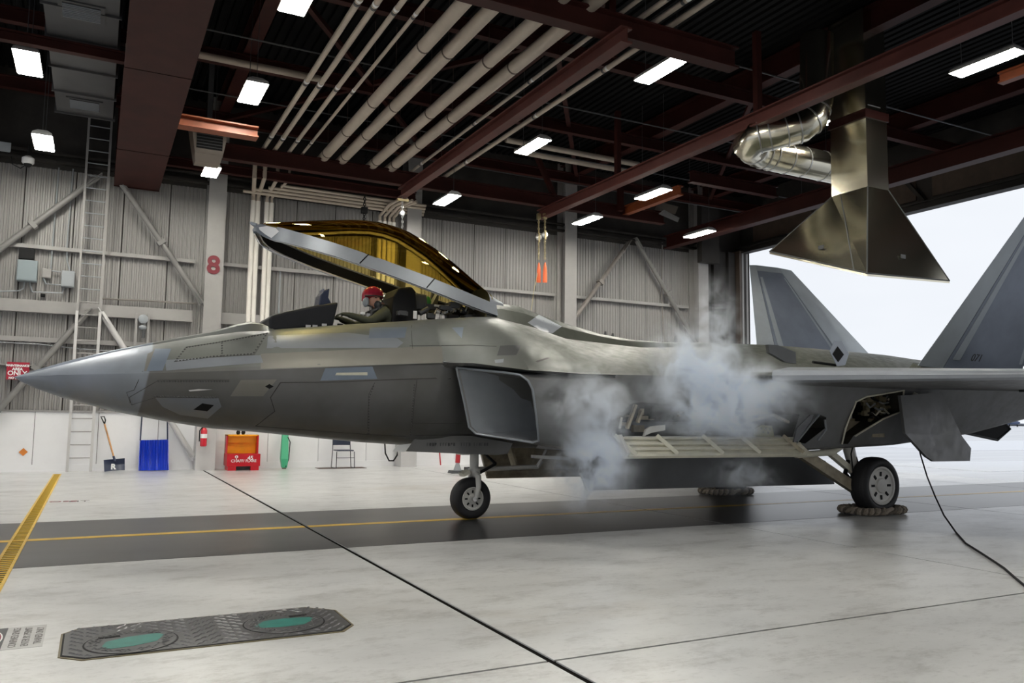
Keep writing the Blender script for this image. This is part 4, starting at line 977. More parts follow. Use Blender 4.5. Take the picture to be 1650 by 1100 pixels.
# ---- landing gear
def wheel(c, R_, w, name, parent, hub_r, sgn=-1, spokes=8, flat=0.01):
    c = Vector(c)
    prof = [(hub_r * 0.97, -w * 0.22), (hub_r, -w * 0.40), (hub_r * 1.12, -w * 0.47), (R_ * 0.80, -w * 0.50), (R_ * 0.92, -w * 0.44), (R_ * 0.985, -w * 0.30), (R_, -w * 0.12), (R_, w * 0.12), (R_ * 0.985, w * 0.30), (R_ * 0.92, w * 0.44), (R_ * 0.80, w * 0.50), (hub_r * 1.12, w * 0.47), (hub_r, w * 0.40), (hub_r * 0.97, w * 0.22)]
    mb = MB().lathe(c, (0, 1, 0), prof, 48)
    for i, v in enumerate(mb.v):
        if v.z < 0.006: v.z = 0.006
    o = part(name, mb, M_TYRE, parent, smooth=True, angle=50)
    for gx in (-0.12, -0.04, 0.04, 0.12):
        part('tread_groove', MB().tube([c + V(0, gx * w * 2.2, 0) + V(math.cos(a) * R_ * 0.999, 0, math.sin(a) * R_ * 0.999) for a in [2 * math.pi * k / 40 for k in range(2, 39)] if (c.z + math.sin(a) * R_) > 0.02], 0.004, 4) if False else MB().lathe(c + V(0, gx * w * 2.2, 0), (0, 1, 0), [(R_ * 0.99, -0.004), (R_ * 1.0015, -0.003), (R_ * 1.0015, 0.003), (R_ * 0.99, 0.004)], 48), M_BLACK, o) if R_ > 0.4 and False else None
    rim = part('rim', MB().lathe(c, (0, 1, 0), [(hub_r * 0.99, sgn * w * 0.30), (hub_r * 1.02, sgn * w * 0.46), (hub_r * 0.93, sgn * w * 0.47), (hub_r * 0.86, sgn * w * 0.40), (hub_r * 0.60, sgn * w * 0.36), (hub_r * 0.40, sgn * w * 0.38), (hub_r * 0.36, sgn * w * 0.46), (hub_r * 0.12, sgn * w * 0.50)], 36), M_GEARW, o, smooth=True, angle=35)
    for k in range(spokes):
        a = 2 * math.pi * k / spokes; d = V(math.cos(a), 0, math.sin(a))
        part('rim_slot', MB().bar(c + d * hub_r * 0.50 + V(0, sgn * w * 0.37, 0), c + d * hub_r * 0.74 + V(0, sgn * w * 0.385, 0), hub_r * 0.12, 0.02, up=(0, 1, 0)), M_BLACK, rim)
    return o
ng = part('nose_gear', MB().tube([V(5.50, 0, 0.62), V(5.50, 0, 1.15)], 0.062, 14), M_GEARW, JET, smooth=True, label='white nose gear leg with single wheel')
NW = V(5.45, 0, 0.277)
wheel(NW, 0.283, 0.20, 'nose_tyre', ng, 0.155, spokes=8)
part('fork', MB().tube([NW + V(0.02, -0.135, 0), NW + V(0.06, -0.135, 0.16), NW + V(0.06, -0.12, 0.30), V(5.50, 0, 0.62)], [0.030, 0.036, 0.042, 0.06], 10), M_GEARW, ng, smooth=True)
part('fork', MB().tube([NW + V(0.02, 0.135, 0), NW + V(0.06, 0.135, 0.16), NW + V(0.06, 0.12, 0.30), V(5.50, 0, 0.62)], [0.030, 0.036, 0.042, 0.06], 10), M_GEARW, ng, smooth=True)
part('axle', MB().tube([NW + V(0, -0.16, 0), NW + V(0, 0.16, 0)], 0.032, 10), M_CHROME, ng)
part('steering_collar', MB().tube([V(5.50, 0, 0.60), V(5.50, 0, 0.68)], 0.085, 14), M_GEARW, ng)
part('tow_fitting', MB().bar((5.40, -0.02, 0.64), (5.30, -0.02, 0.60), 0.16, 0.05), M_CREAM, ng)
part('torque_link', MB().bar((5.58, -0.02, 0.62), (5.82, -0.02, 0.74), 0.05, 0.03), M_BLACK, ng); part('torque_link', MB().bar((5.82, -0.02, 0.74), (5.60, -0.02, 0.92), 0.05, 0.03), M_BLACK, ng)
part('drag_link', MB().tube([V(5.56, 0.05, 0.66), V(6.55, 0.10, 0.68), V(6.62, 0.1, 0.76)], 0.035, 8), M_GEARW, ng, smooth=True)
part('drag_link', MB().tube([V(6.05, 0.05, 1.0), V(6.15, 0.05, 0.72)], 0.05, 8), M_CREAMD, ng, smooth=True)
part('drag_link', MB().tube([V(6.5, 0.0, 0.68), V(6.68, 0.0, 1.0)], 0.018, 8), M_GEARW, ng)
part('hydraulic_unit', MB().box((5.62, -0.08, 0.88), (5.84, 0.1, 1.02)), M_CREAMD, ng); part('hydraulic_unit', MB().box((5.26, -0.08, 0.87), (5.40, 0.1, 0.98)), M_GEARW, ng)
# nose gear door on the near side
gd = part('nose_gear_door', MB().prism([ony(a, b, -0.42) for a, b in ((654, 727), (672, 702), (760, 702), (826, 714), (818, 731), (800, 733))], (0, 0.03, 0)), M_JET, JET)
gt = part('door_sawtooth', MB().prism([ony(a, b, -0.415) for a, b in ((634, 727), (641, 717), (666, 714), (655, 728))], (0, 0.02, 0)), M_LABELW, gd)
tx_ = MB(); a0 = ony(688, 716, -0.425)
for i in range(24):
    if i in (4, 11, 12, 17): continue
    x = a0.x + i * 0.037; h = rnd.choice((0.040, 0.045, 0.035))
    tx_.box((x, -0.4225, a0.z - h / 2), (x + 0.007, -0.4205, a0.z + h / 2)); tx_.box((x, -0.4225, a0.z + rnd.choice((-0.02, 0.0, 0.016))), (x + 0.024, -0.4205, a0.z + 0.02))
part('stencil', tx_, M_JETD, gd, kind='stuff')

for sg in (-1, 1):
    W = V(11.55, sg * 1.60, 0.425)
    mg = part('main_gear', MB().tube([V(11.36, sg * 1.42, 0.52), V(11.24, sg * 1.40, 0.95), V(11.2, sg * 1.38, 1.5)], [0.07, 0.085, 0.10], 14), M_GEARW, JET, smooth=True, label='main gear leg with wide tyre on the %s side' % ('near' if sg < 0 else 'far'))
    wheel(W, 0.432, 0.30, 'main_tyre', mg, 0.285, sgn=sg, spokes=8)
    part('axle_beam', MB().tube([V(11.36, sg * 1.40, 0.50), W + V(0, -sg * 0.1, 0)], 0.09, 12), M_GEARW, mg, smooth=True)
    part('piston', MB().tube([V(11.40, sg * 1.44, 0.55), V(11.27, sg * 1.43, 1.02)], 0.045, 12), M_CHROME, mg, smooth=True)
    part('trailing_arm', MB().bar((10.15, sg * 1.45, 0.93), (11.3, sg * 1.48, 0.35), 0.10, 0.16), M_CREAMD, mg)
    part('side_brace', MB().tube([V(9.9, sg * 1.6, 0.90), V(10.7, sg * 1.55, 0.93), V(11.2, sg * 1.42, 1.08)], 0.05, 10), M_CREAM, mg, smooth=True)
    part('side_brace', MB().bar((10.55, sg * 1.5, 1.02), (11.25, sg * 1.46, 0.62), 0.08, 0.09), M_CREAM, mg)
    part('side_brace', MB().bar((10.6, sg * 1.55, 1.18), (11.2, sg * 1.45, 1.25), 0.07, 0.10), M_CREAMD, mg)
    part('torque_link', MB().bar((11.15, sg * 1.46, 0.80), (11.05, sg * 1.48, 0.60), 0.05, 0.04), M_BLACK, mg); part('torque_link', MB().bar((11.05, sg * 1.48, 0.60), (11.25, sg * 1.46, 0.45), 0.05, 0.04), M_BLACK, mg)
    part('brake_line', MB().tube([V(11.3, sg * 1.52, 1.3), V(11.12, sg * 1.54, 0.9), V(11.16, sg * 1.55, 0.5)], 0.012, 6), M_BLACK, mg, smooth=True)
    part('trunnion', MB().box((11.0, sg * 1.30, 1.22), (11.42, sg * 1.52, 1.40)), M_CREAMD, mg)
    part('gear_lug', MB().box((11.35, sg * 1.75, 1.16), (11.62, sg * 1.62, 1.26)), M_CREAMD, mg)
    # wheel well lining and plumbing
    well_eq = MB()
    for i in range(40):
        p = V(rnd.uniform(11.15, 12.05), sg * rnd.uniform(1.45, 1.72), rnd.uniform(1.38, 1.80)); e = V(rnd.uniform(.03, .12), .05, rnd.uniform(.03, .12)); well_eq.box(p - e / 2, p + e / 2)
    part('well_equipment', well_eq, M_CREAMD if sg > 0 else mat('well_grime', (0.30, 0.26, 0.17), 0.5, var=0.5, scale=9), mg, kind='stuff')
    for i in range(14):
        p = V(rnd.uniform(11.15, 11.9), sg * rnd.uniform(1.72, 1.82), rnd.uniform(1.45, 1.8)); part('well_hose', MB().tube([p, p + V(0.08, 0, rnd.uniform(-.1, .1)), p + V(0.2, 0, rnd.uniform(-.1, .1))], 0.014, 6), [M_GREY, M_BLACK, M_CREAM][i % 3], mg, smooth=True)
    # gear door
    gp = [ony(a, b, -2.2) for a, b in ((1455, 637), (1521, 632), (1546, 700), (1560, 722), (1557, 742), (1499, 743), (1487, 735), (1455, 698))]
    def bend(p): return V(p.x, sg * (2.2 + max(0, 1.25 - p.z) * 0.25 + (p.z - 1.85) * 0.12), p.z)
    up_ = [V(gp[0].x, 2.16, gp[0].z), V(gp[1].x, 2.16, gp[1].z), V(gp[2].x, 2.24, gp[2].z - 0.02), V(gp[7].x, 2.24, gp[7].z)]
    lo_ = [V(gp[7].x, 2.24, gp[7].z), V(gp[2].x, 2.24, gp[2].z - 0.02), V(gp[3].x, 2.25, gp[3].z), V(gp[4].x, 2.26, gp[4].z), V(gp[5].x, 2.26, gp[5].z), V(gp[6].x, 2.26, gp[6].z)]
    S2 = lambda L_: [V(p.x, sg * p.y, p.z) for p in L_]
    g_ = part('main_gear_door', MB().prism(S2(up_), (0.0, sg * -0.05, 0)), M_JET, JET)
    part('lower_leaf', MB().prism(S2(lo_), (0.0, sg * -0.05, 0)), M_JET, g_)
    part('door_hinge', MB().bar(V(11.95, sg * 1.98, 1.84), V(12.05, sg * 2.12, 1.74), 0.06, 0.08), M_CREAM, g_)
    part('door_piston', MB().tube([V(11.9, sg * 1.85, 1.80), V(11.98, sg * 2.1, 1.55)], 0.018, 8), M_CHROME, g_)
# well rims: cream edges following the opening on the near side
wr_ = [(1377, 716), (1375, 690), (1378, 647), (1392, 639), (1448, 629), (1457, 662), (1430, 675), (1394, 703)]
wq = [on_skin(ony(a, b, -2.6), V(0, 1, 0), 0.0) for a, b in wr_]
rim_pts = []
for a, b in wr_:
    p = ony(a, b, -1.95); z = p.z; y = -lerp(2.05, 1.72, (1.9 - z) / 0.85); rim_pts.append(V(p.x, y, z))
part('well_rim', MB().tube(rim_pts, 0.014, 6), M_CREAM, JET)
# opened panel below the tail
q = [ony(a, b, -0.9) for a, b in ((1551, 697), (1612, 673), (1628, 691), (1607, 709))]
op = part('tail_hatch', MB().prism(q, (0.05, 0.25, 0.02)), M_BLACK, JET, label='dark open hatch below the tail')
part('hatch_frame', MB().tube([q[1], q[2], q[3], q[0]], 0.022, 6), M_JETD, op)

# ================================================================== THE PILOT
M_SUIT = mat('olive_suit', (0.055, 0.060, 0.040), 0.8, var=0.3, scale=14)
M_SKIN = mat('skin', (0.52, 0.28, 0.20), 0.55)
M_HELM = mat('red_helmet', (0.42, 0.025, 0.05), 0.22, var=0.2, scale=6)
M_MASK = mat('mask_grey', (0.035, 0.037, 0.04), 0.5)
M_MASKL = mat('mask_light', (0.34, 0.37, 0.40), 0.4)
Hc = ony(601, 484, -0.02)
PIL = thing('person', 'pilot in olive flight suit and red helmet sitting in the open cockpit, looking sideways', 'person', (Hc.x, -0.02, Hc.z - 1.0))
sh = Hc + V(0.08, 0, -0.225)
def skin_body():
    vs_ = []; es = []; rad = []
    def add(p, r_, par=None):
        vs_.append(Vector(p)); rad.append(r_); i = len(vs_) - 1
        if par is not None: es.append((par, i))
        return i
    pel = add(sh + V(0.10, 0, -0.36), (0.17, 0.15)); ab = add(sh + V(0.08, 0, -0.18), (0.17, 0.14), pel); ch_ = add(sh + V(0.05, 0, 0.0), (0.20, 0.16), ab)
    nk = add(sh + V(0.02, 0, 0.16), (0.075, 0.075), ch_); hd = add(Hc + V(0, 0, -0.02), (0.085, 0.09), nk); add(Hc + V(0, 0, 0.08), (0.07, 0.07), hd)
    for s_ in (-1, 1):
        so = add(sh + V(0.02, s_ * 0.19, 0.05), (0.085, 0.085), ch_); el = add(sh + V(-0.20, s_ * 0.30, -0.10), (0.062, 0.062), so)
        wr = add(sh + V(-0.44, s_ * (0.31 if s_ < 0 else 0.15), -0.03), (0.040, 0.040), el)
        pa = add(sh + V(-0.52, s_ * (0.31 if s_ < 0 else 0.13), -0.02), (0.042, 0.028), wr)
        for k in range(4):
            f1 = add(sh + V(-0.585, s_ * (0.31 if s_ < 0 else 0.13) + (k - 1.5) * 0.021, -0.018), (0.010, 0.010), pa)
            f2 = add(sh + V(-0.625 - (0.012 if k in (1, 2) else 0), s_ * (0.31 if s_ < 0 else 0.13) + (k - 1.5) * 0.022, -0.04), (0.009, 0.009), f1)
            add(sh + V(-0.64, s_ * (0.31 if s_ < 0 else 0.13) + (k - 1.5) * 0.022, -0.07), (0.008, 0.008), f2)
        th = add(sh + V(-0.53, s_ * (0.31 if s_ < 0 else 0.13) - 0.045 * (1 if s_ > 0 else -1), -0.02), (0.012, 0.012), wr)
        add(sh + V(-0.575, s_ * (0.31 if s_ < 0 else 0.13) - 0.052 * (1 if s_ > 0 else -1), -0.045), (0.010, 0.010), th)
        hp = add(sh + V(0.02, s_ * 0.10, -0.42), (0.10, 0.10), pel); kn = add(sh + V(-0.42, s_ * 0.13, -0.40), (0.075, 0.075), hp); an = add(sh + V(-0.62, s_ * 0.12, -0.62), (0.05, 0.05), kn); add(sh + V(-0.76, s_ * 0.12, -0.63), (0.045, 0.04), an)
    me = bpy.data.meshes.new('body'); b0 = BASE[PIL.name]
    me.from_pydata([tuple(v - b0) for v in vs_], es, [])
    o = bpy.data.objects.new('body', me); col.objects.link(o)
    md = o.modifiers.new('skin', 'SKIN'); md.use_smooth_shade = True
    for i, sv in enumerate(me.skin_vertices[0].data): sv.radius = rad[i]; sv.use_root = (i == 0)
    md2 = o.modifiers.new('sub', 'SUBSURF'); md2.levels = 1; md2.render_levels = 1
    bpy.context.view_layer.update(); dg = bpy.context.evaluated_depsgraph_get()
    new = bpy.data.meshes.new_from_object(o.evaluated_get(dg)); bpy.data.objects.remove(o)
    new.materials.clear(); new.materials.append(M_SUIT); new.materials.append(M_SKIN)
    zc = Hc.z - 0.11 - b0.z
    for p in new.polygons:
        p.use_smooth = True
        if p.center.z > zc and abs(p.center.y) < 0.13: p.material_index = 1
    o = bpy.data.objects.new('body', new); col.objects.link(o); o.parent = PIL
    return o
skin_body()
fx = V(0.30, -0.954, 0)                    # where he looks
fr_ = V(0.954, 0.30, 0); up = V(0, 0, 1)
rot = Matrix((fr_, -fx, up)).transposed()
part('face', MB().ellipsoid(Hc + fx * 0.035 + up * -0.01, (0.075, 0.085, 0.105), 20, 14, rot), M_SKIN, PIL, smooth=True, angle=180)
part('nose', MB().ellipsoid(Hc + fx * 0.125 + up * 0.0, (0.014, 0.02, 0.026), 10, 8, rot), M_SKIN, PIL, smooth=True, angle=180)
for s_ in (-1, 1):
    part('eye', MB().ellipsoid(Hc + fx * 0.110 + fr_ * s_ * 0.032 + up * 0.022, (0.014, 0.006, 0.007), 10, 6, rot), M_BLACK, PIL, smooth=True, angle=180)
    part('ear_cup', MB().ellipsoid(Hc + fr_ * s_ * 0.112 + up * -0.03 + fx * 0.0, (0.035, 0.055, 0.07), 14, 10, rot), M_MASKL if s_ < 0 else M_MASK, PIL, smooth=True, angle=180)
    part('helmet_strap', MB().tube([Hc + fr_ * s_ * 0.10 + up * -0.07, Hc + fr_ * s_ * 0.06 + fx * 0.08 + up * -0.10], 0.012, 6), M_MASK, PIL)
hm = MB().ellipsoid(Hc + up * 0.055 + fx * -0.01, (0.142, 0.155, 0.135), 24, 16, rot)
keep = MB(); 
hel = part('helmet', MB().loft([[Hc + up * (0.055 + 0.135 * math.cos(t)) + fx * (-0.01 + 0.155 * math.sin(t) * math.cos(a) * (1.0 if math.cos(a) < 0 else 0.92)) + fr_ * (0.140 * math.sin(t) * math.sin(a)) - (up * 0.05 if (t > 1.6 and math.cos(a) < 0.2) else up * 0) for a in [2 * math.pi * k / 24 for k in range(24)]] for t in (0.03, 0.25, 0.5, 0.75, 1.0, 1.25, 1.5, 1.66)], cap=True), M_HELM, PIL, smooth=True, angle=50)
part('visor', MB().loft([[Hc + up * (0.055 + 0.14 * math.cos(t)) + fx * (-0.005 + 0.158 * math.sin(t) * math.cos(a)) + fr_ * (0.143 * math.sin(t) * math.sin(a)) for a in [R(-62 + 124 * k / 12) for k in range(13)]] for t in (0.75, 1.0, 1.25, 1.45)], cap=False, closed=False), mat('visor_red', (0.30, 0.02, 0.05), 0.08), hel, smooth=True, angle=80)
part('helmet_trim', MB().tube([Hc + up * 0.045 + fx * (-0.01 + 0.147 * math.cos(a)) + fr_ * (0.142 * math.sin(a)) for a in [R(-80 + 160 * k / 12) for k in range(13)]], 0.008, 6), M_MASK, hel, smooth=True)
mk = part('oxygen_mask', MB().ellipsoid(Hc + fx * 0.11 + up * -0.065, (0.048, 0.055, 0.055), 16, 10, rot), M_MASK, PIL, smooth=True, angle=180)
part('mask_shell', MB().ellipsoid(Hc + fx * 0.125 + up * -0.035 + fr_ * 0.02, (0.026, 0.030, 0.03), 12, 8, rot), M_MASKL, mk, smooth=True, angle=180)
part('mask_hose', MB().tube([Hc + fx * 0.14 + up * -0.10, Hc + fx * 0.16 + up * -0.17, Hc + fx * 0.12 + up * -0.24 + fr_ * -0.03, sh + V(-0.12, -0.1, -0.08)], 0.022, 10), M_MASK, mk, smooth=True)
vst = part('harness', MB().tube([sh + V(0.02, -0.12, 0.135), sh + V(-0.13, -0.13, 0.06), sh + V(-0.16, -0.10, -0.14)], 0.026, 8), M_MASK, PIL, smooth=True)
part('harness', MB().tube([sh + V(0.02, 0.12, 0.135), sh + V(-0.13, 0.13, 0.06), sh + V(-0.16, 0.10, -0.14)], 0.026, 8), M_MASK, PIL, smooth=True)
part('collar', MB().lathe(sh + V(0.02, 0, 0.10), (0, 0, 1), [(0.11, 0.0), (0.115, 0.04), (0.10, 0.07), (0.085, 0.07)], 18), M_SUIT, PIL, smooth=True)
part('buckle', MB().box(sh + V(-0.20, -0.16, -0.02), sh + V(-0.16, -0.09, 0.03)), M_CHROME, PIL); part('buckle', MB().box(sh + V(-0.34, -0.33, -0.01), sh + V(-0.28, -0.26, 0.02)), M_LABELW, PIL)

# ================================================================== THINGS ALONG THE FAR WALL
# ladder
t = thing('wall_ladder', 'tall white steel ladder fixed to the far wall at left', 'ladder', ony(126, 757, 10.9))
la, lb = ony(108, 757, 10.9), ony(146, 756, 10.9)
zt = 8.3
for p in (la, lb):
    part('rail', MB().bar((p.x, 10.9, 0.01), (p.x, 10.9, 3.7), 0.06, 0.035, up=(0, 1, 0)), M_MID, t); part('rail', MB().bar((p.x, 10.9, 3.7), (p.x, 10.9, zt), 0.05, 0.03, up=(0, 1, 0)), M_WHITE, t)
z = 0.32
while z < zt:
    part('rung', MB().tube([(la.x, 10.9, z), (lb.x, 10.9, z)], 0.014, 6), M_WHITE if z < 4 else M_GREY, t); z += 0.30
for zz in (1.5, 3.75, 5.15, 6.9): 
    for p in (la, lb): part('standoff', MB().bar((p.x, 10.9, zz), (p.x, WY + 0.03, zz), 0.04, 0.01), M_WHITE, t)
# electrical boxes
def ebox(label, px0, py0, px1, py1, m, d=0.16, name='junction_box'):
    a, b = ony(px0, py1, WY - d), ony(px1, py0, WY - d)
    t = thing(name, label, 'electrical box', ((a.x + b.x) / 2, WY - d / 2, a.z))
    part('enclosure', MB().box((a.x, WY - d, a.z), (b.x, WY + 0.03, b.z)), m, t, bevel=0.01)
    part('cover', MB().box((a.x + 0.02, WY - d - 0.012, a.z + 0.02), (b.x - 0.02, WY - d, b.z - 0.02)), m, t)
    return a, b
M_BXG = mat('green_grey_box', (0.21, 0.25, 0.27), 0.4)
ebox('large green-grey electrical box on the wall at far left', 26, 420, 61, 451, M_BXG, 0.22)
ebox('black electrical box above the large green-grey one', 30, 401, 56, 417, M_BLACK)
ebox('small light square box between the two electrical boxes', 67, 433, 83, 447, M_WHITE, 0.10)
ebox('grey electrical box left of the ladder', 98, 437, 121, 461, M_GREY, 0.18)
ebox('tiny black conduit box under the electrical boxes', 65, 473, 73, 477, M_BLACK, 0.1)
def conduit(label, pxs, r_=0.016, m=M_GREY, y=WY - 0.05):
    solo('conduit', MB().tube([ony(a, b, y) for a, b in pxs], r_, 8), m, label, 'conduit', smooth=True)
conduit('thin conduit rising to the roof from the small square box', [(82, 434), (84, 400), (95, 270)])
conduit('thin conduit rising to the roof from the grey box', [(113, 438), (108, 420), (108, 395), (118, 272)])
conduit('bent conduit below the large green-grey box', [(40, 451), (38, 464), (32, 468), (-10, 470)]); conduit('short bent conduit feeding the grey box', [(83, 436), (98, 438)])
conduit('conduit joining the two boxes from below', [(70, 448), (74, 457), (98, 459)]); conduit('level conduit under the boxes left of the ladder', [(46, 451), (52, 470), (100, 472), (104, 462)])
conduit('cable tray conduit just above the wind beam', [(165, 481), (230, 484), (300, 488), (318, 489)], 0.02, M_BRD); conduit('conduit low on the wall behind the nose', [(-5, 551), (60, 554), (130, 562), (250, 570)], 0.014)
conduit('vertical conduit on the wall right of the pulleys', [(1067, 390), (1066, 480), (1070, 545)], 0.02, M_BRD); conduit('vertical cable on the wall below the canopy tip', [(452, 430), (449, 500), (449, 530)], 0.02, M_GREY)
# gauge cluster
t = thing('valve_gauge', 'round gauge and valve on wall posts beside the numbered column', 'gauge', ony(232, 540, 10.95))
gc = ony(231, 514, 10.95); part('gauge_dial', MB().lathe(gc, (0, -1, 0), [(0.10, -0.03), (0.11, 0.02), (0.09, 0.035), (0.01, 0.04)], 20), M_GREY, t, smooth=True)
for dx in (-0.15, 0.12): part('post', MB().bar((gc.x + dx, 11.0, 1.4), (gc.x + dx, 11.0, gc.z + 0.15), 0.05, 0.05), M_WHITE, t)
part('valve_stem', MB().tube([gc + V(0.02, 0, -0.1), gc + V(0.02, 0, -0.45)], 0.04, 10), M_DKGREY, t); part('valve_body', MB().ellipsoid(gc + V(0, 0, -0.2), (0.09, 0.07, 0.06), 12, 8), M_GREY, t, smooth=True)
# security camera
c = ony(45, 262, 10.4); t = thing('security_camera', 'white dome security camera hanging at the far left eave', 'camera', c)
part('camera_housing', MB().lathe(c, (0, 0, 1), [(0.10, -0.03), (0.125, 0.0), (0.125, 0.10), (0.06, 0.15), (0.02, 0.16)], 20), M_LABELW, t, smooth=True)
part('lens_dome', MB().ellipsoid(c + V(0, 0, -0.035), (0.085, 0.085, 0.07), 16, 10), M_BLACK, t, smooth=True); part('bracket', MB().tube([c + V(0, 0, 0.15), c + V(0, 0, 0.4), c + V(0, 0.75, 0.45)], 0.02, 8), M_BLACK, t)
part('cable', MB().tube([c + V(0, 0.05, 0.0), c + V(-0.15, 0.2, -0.1), c + V(-0.32, 0.3, 0.0), c + V(-0.36, 0.4, 0.2)], 0.01, 6), M_BLACK, t, smooth=True)
c = ony(8, 238, 10.4); t = thing('loudspeaker', 'small dark loudspeaker at the left edge of the picture', 'speaker', c)
part('speaker_box', MB().loft([[c + V(-0.12, -0.1, -0.1), c + V(0.12, -0.1, -0.1), c + V(0.12, -0.1, 0.1), c + V(-0.12, -0.1, 0.1)], [c + V(-0.08, 0.12, -0.06), c + V(0.08, 0.12, -0.06), c + V(0.08, 0.12, 0.06), c + V(-0.08, 0.12, 0.06)]]), M_GREY, t); part('arm', MB().tube([c + V(0, 0.1, 0), c + V(0, 0.8, 0.1)], 0.02, 6), M_BLACK, t)
# red sign
M_SIGN = mat('sign_red', (0.36, 0.012, 0.035), 0.4); M_SIGNW = mat('sign_white', (0.80, 0.80, 0.80), 0.5)
a, b = ony(9.5, 611, 11.06), ony(48, 584, 11.06)
t = thing('wall_sign', 'red sign with white lettering behind the tip of the nose', 'sign', ((a.x + b.x) / 2, 11.07, a.z))
part('sign_plate', MB().box((a.x, 11.06, a.z), (b.x, 11.09, b.z)), M_SIGN, t)
cx_, hh = (a.x + b.x) / 2, b.z - a.z
for body, fz, sz in (('MAINTENANCE', 0.80, 0.046), ('AREA', 0.60, 0.06), ('ONLY', 0.36, 0.10), ('NO ENTRY', 0.09, 0.046)):
    text('lettering', body, t, M_SIGNW, V(cx_ - 0.01, 11.055, a.z + hh * fz), (1, 0, 0), (0, 0, 1), sz, 0.002, bold=0.004)
# orange diamond
c = ony(37.5, 728, WY - 0.005); solo('hazard_diamond', MB().prism([c + V(-0.09, 0, 0), c + V(0, 0, -0.09), c + V(0.09, 0, 0), c + V(0, 0, 0.09)], (0, -0.006, 0)), mat('orange_card', (0.62, 0.20, 0.03), 0.5), 'orange diamond hazard placard on the white wall liner', 'sign', base=c)
# snow shovel
M_NAVY = mat('navy_plastic', (0.012, 0.020, 0.055), 0.4); M_WOOD = mat('pale_wood', (0.58, 0.30, 0.12), 0.5, var=0.4, scale=8); M_BLUE = mat('blue_plastic', (0.008, 0.035, 0.42), 0.28)
t = thing('snow_shovel', 'snow shovel with navy blade and wooden handle leaning on the wall', 'shovel', ony(183, 757, 10.75))
pb = [ony(167, 741, 10.82), ony(201, 738, 10.86), ony(201, 757, 10.80), ony(168, 759.5, 10.72)]
rows = []
for k in range(9):
    f = k / 8; cv = -0.07 * (1 - (2 * f - 1) ** 2) * -1
    rows.append([pb[0].lerp(pb[1], f) + V(0, cv, 0), pb[0].lerp(pb[1], f).lerp(pb[3].lerp(pb[2], f), 0.5) + V(0, cv + 0.05, 0), pb[3].lerp(pb[2], f) + V(0, cv - 0.02, 0), pb[3].lerp(pb[2], f) + V(0, cv - 0.035, 0), pb[0].lerp(pb[1], f).lerp(pb[3].lerp(pb[2], f), 0.5) + V(0, cv + 0.03, 0), pb[0].lerp(pb[1], f) + V(0, cv - 0.02, 0)])
bl = part('blade', MB().loft(rows), M_NAVY, t, smooth=True)
text('blade_letter', 'R', bl, M_SIGNW, ony(182.5, 752, 10.70), (1, 0, 0), (0, 0, 1), 0.12, 0.004, bold=0.008)
h0, h1 = ony(185, 742, 10.82), ony(168.5, 683, 11.05)
part('handle', MB().tube([h0, h1], 0.020, 10), M_WOOD, t, smooth=True); part('socket', MB().tube([h0 - (h1 - h0) * 0.02, h0 + (h1 - h0) * 0.12], 0.027, 10), M_NAVY, t, smooth=True)
g0, g1, g2 = h1, ony(162.5, 671, 11.08), ony(168, 671, 11.08)
part('grip', MB().tube([g0, g0.lerp(g1, 0.4) + V(-0.01, 0, 0.02), g1, g2, g0.lerp(g2, 0.4) + V(0.02, 0, 0.02), g0], 0.014, 8), M_BLACK, t, smooth=True)
# snow pusher
t = thing('snow_scoop', 'bright blue ribbed snow scoop standing against the wall', 'snow scoop', ony(247, 757, 10.8))
q0, q1, q2, q3 = ony(225, 709, 11.0), ony(271, 708, 11.0), ony(272, 757, 10.72), ony(223, 758, 10.72)
n_ = 40; top, mid_, bot, = [], [], []
sec = []
for k in range(n_ + 1):
    f = k / n_; rib = 0.018 * math.sin(f * math.pi * 22); e = 0.0
    if f < 0.03 or f > 0.97: rib = -0.09
    A_, B2 = q0.lerp(q1, f), q3.lerp(q2, f); M2 = A_.lerp(B2, 0.55) + V(0, 0.10 + rib, 0)
    sec.append([A_ + V(0, rib * 0.5, 0), A_.lerp(B2, 0.25) + V(0, 0.06 + rib, 0), M2, A_.lerp(B2, 0.85) + V(0, 0.08 + rib, 0), B2 + V(0, rib * 0.4, 0), B2 + V(0, 0.02 + rib * 0.4, 0), A_.lerp(B2, 0.85) + V(0, 0.10 + rib, 0), M2 + V(0, 0.02, 0), A_.lerp(B2, 0.25) + V(0, 0.08 + rib, 0), A_ + V(0, 0.02 + rib * 0.5, 0)])
part('scoop', MB().loft(sec), M_BLUE, t, smooth=True)
for s0, s1 in (((226, 709), (229.5, 660)), ((270, 708), (269.5, 660))): part('handle_bar', MB().tube([ony(*s0, 10.98), ony(*s1, 11.08)], 0.017, 8), M_NAVY, t)
part('handle_grip', MB().tube([ony(229.5, 660, 11.08), ony(269.5, 660, 11.08)], 0.018, 8), M_BLACK, t)
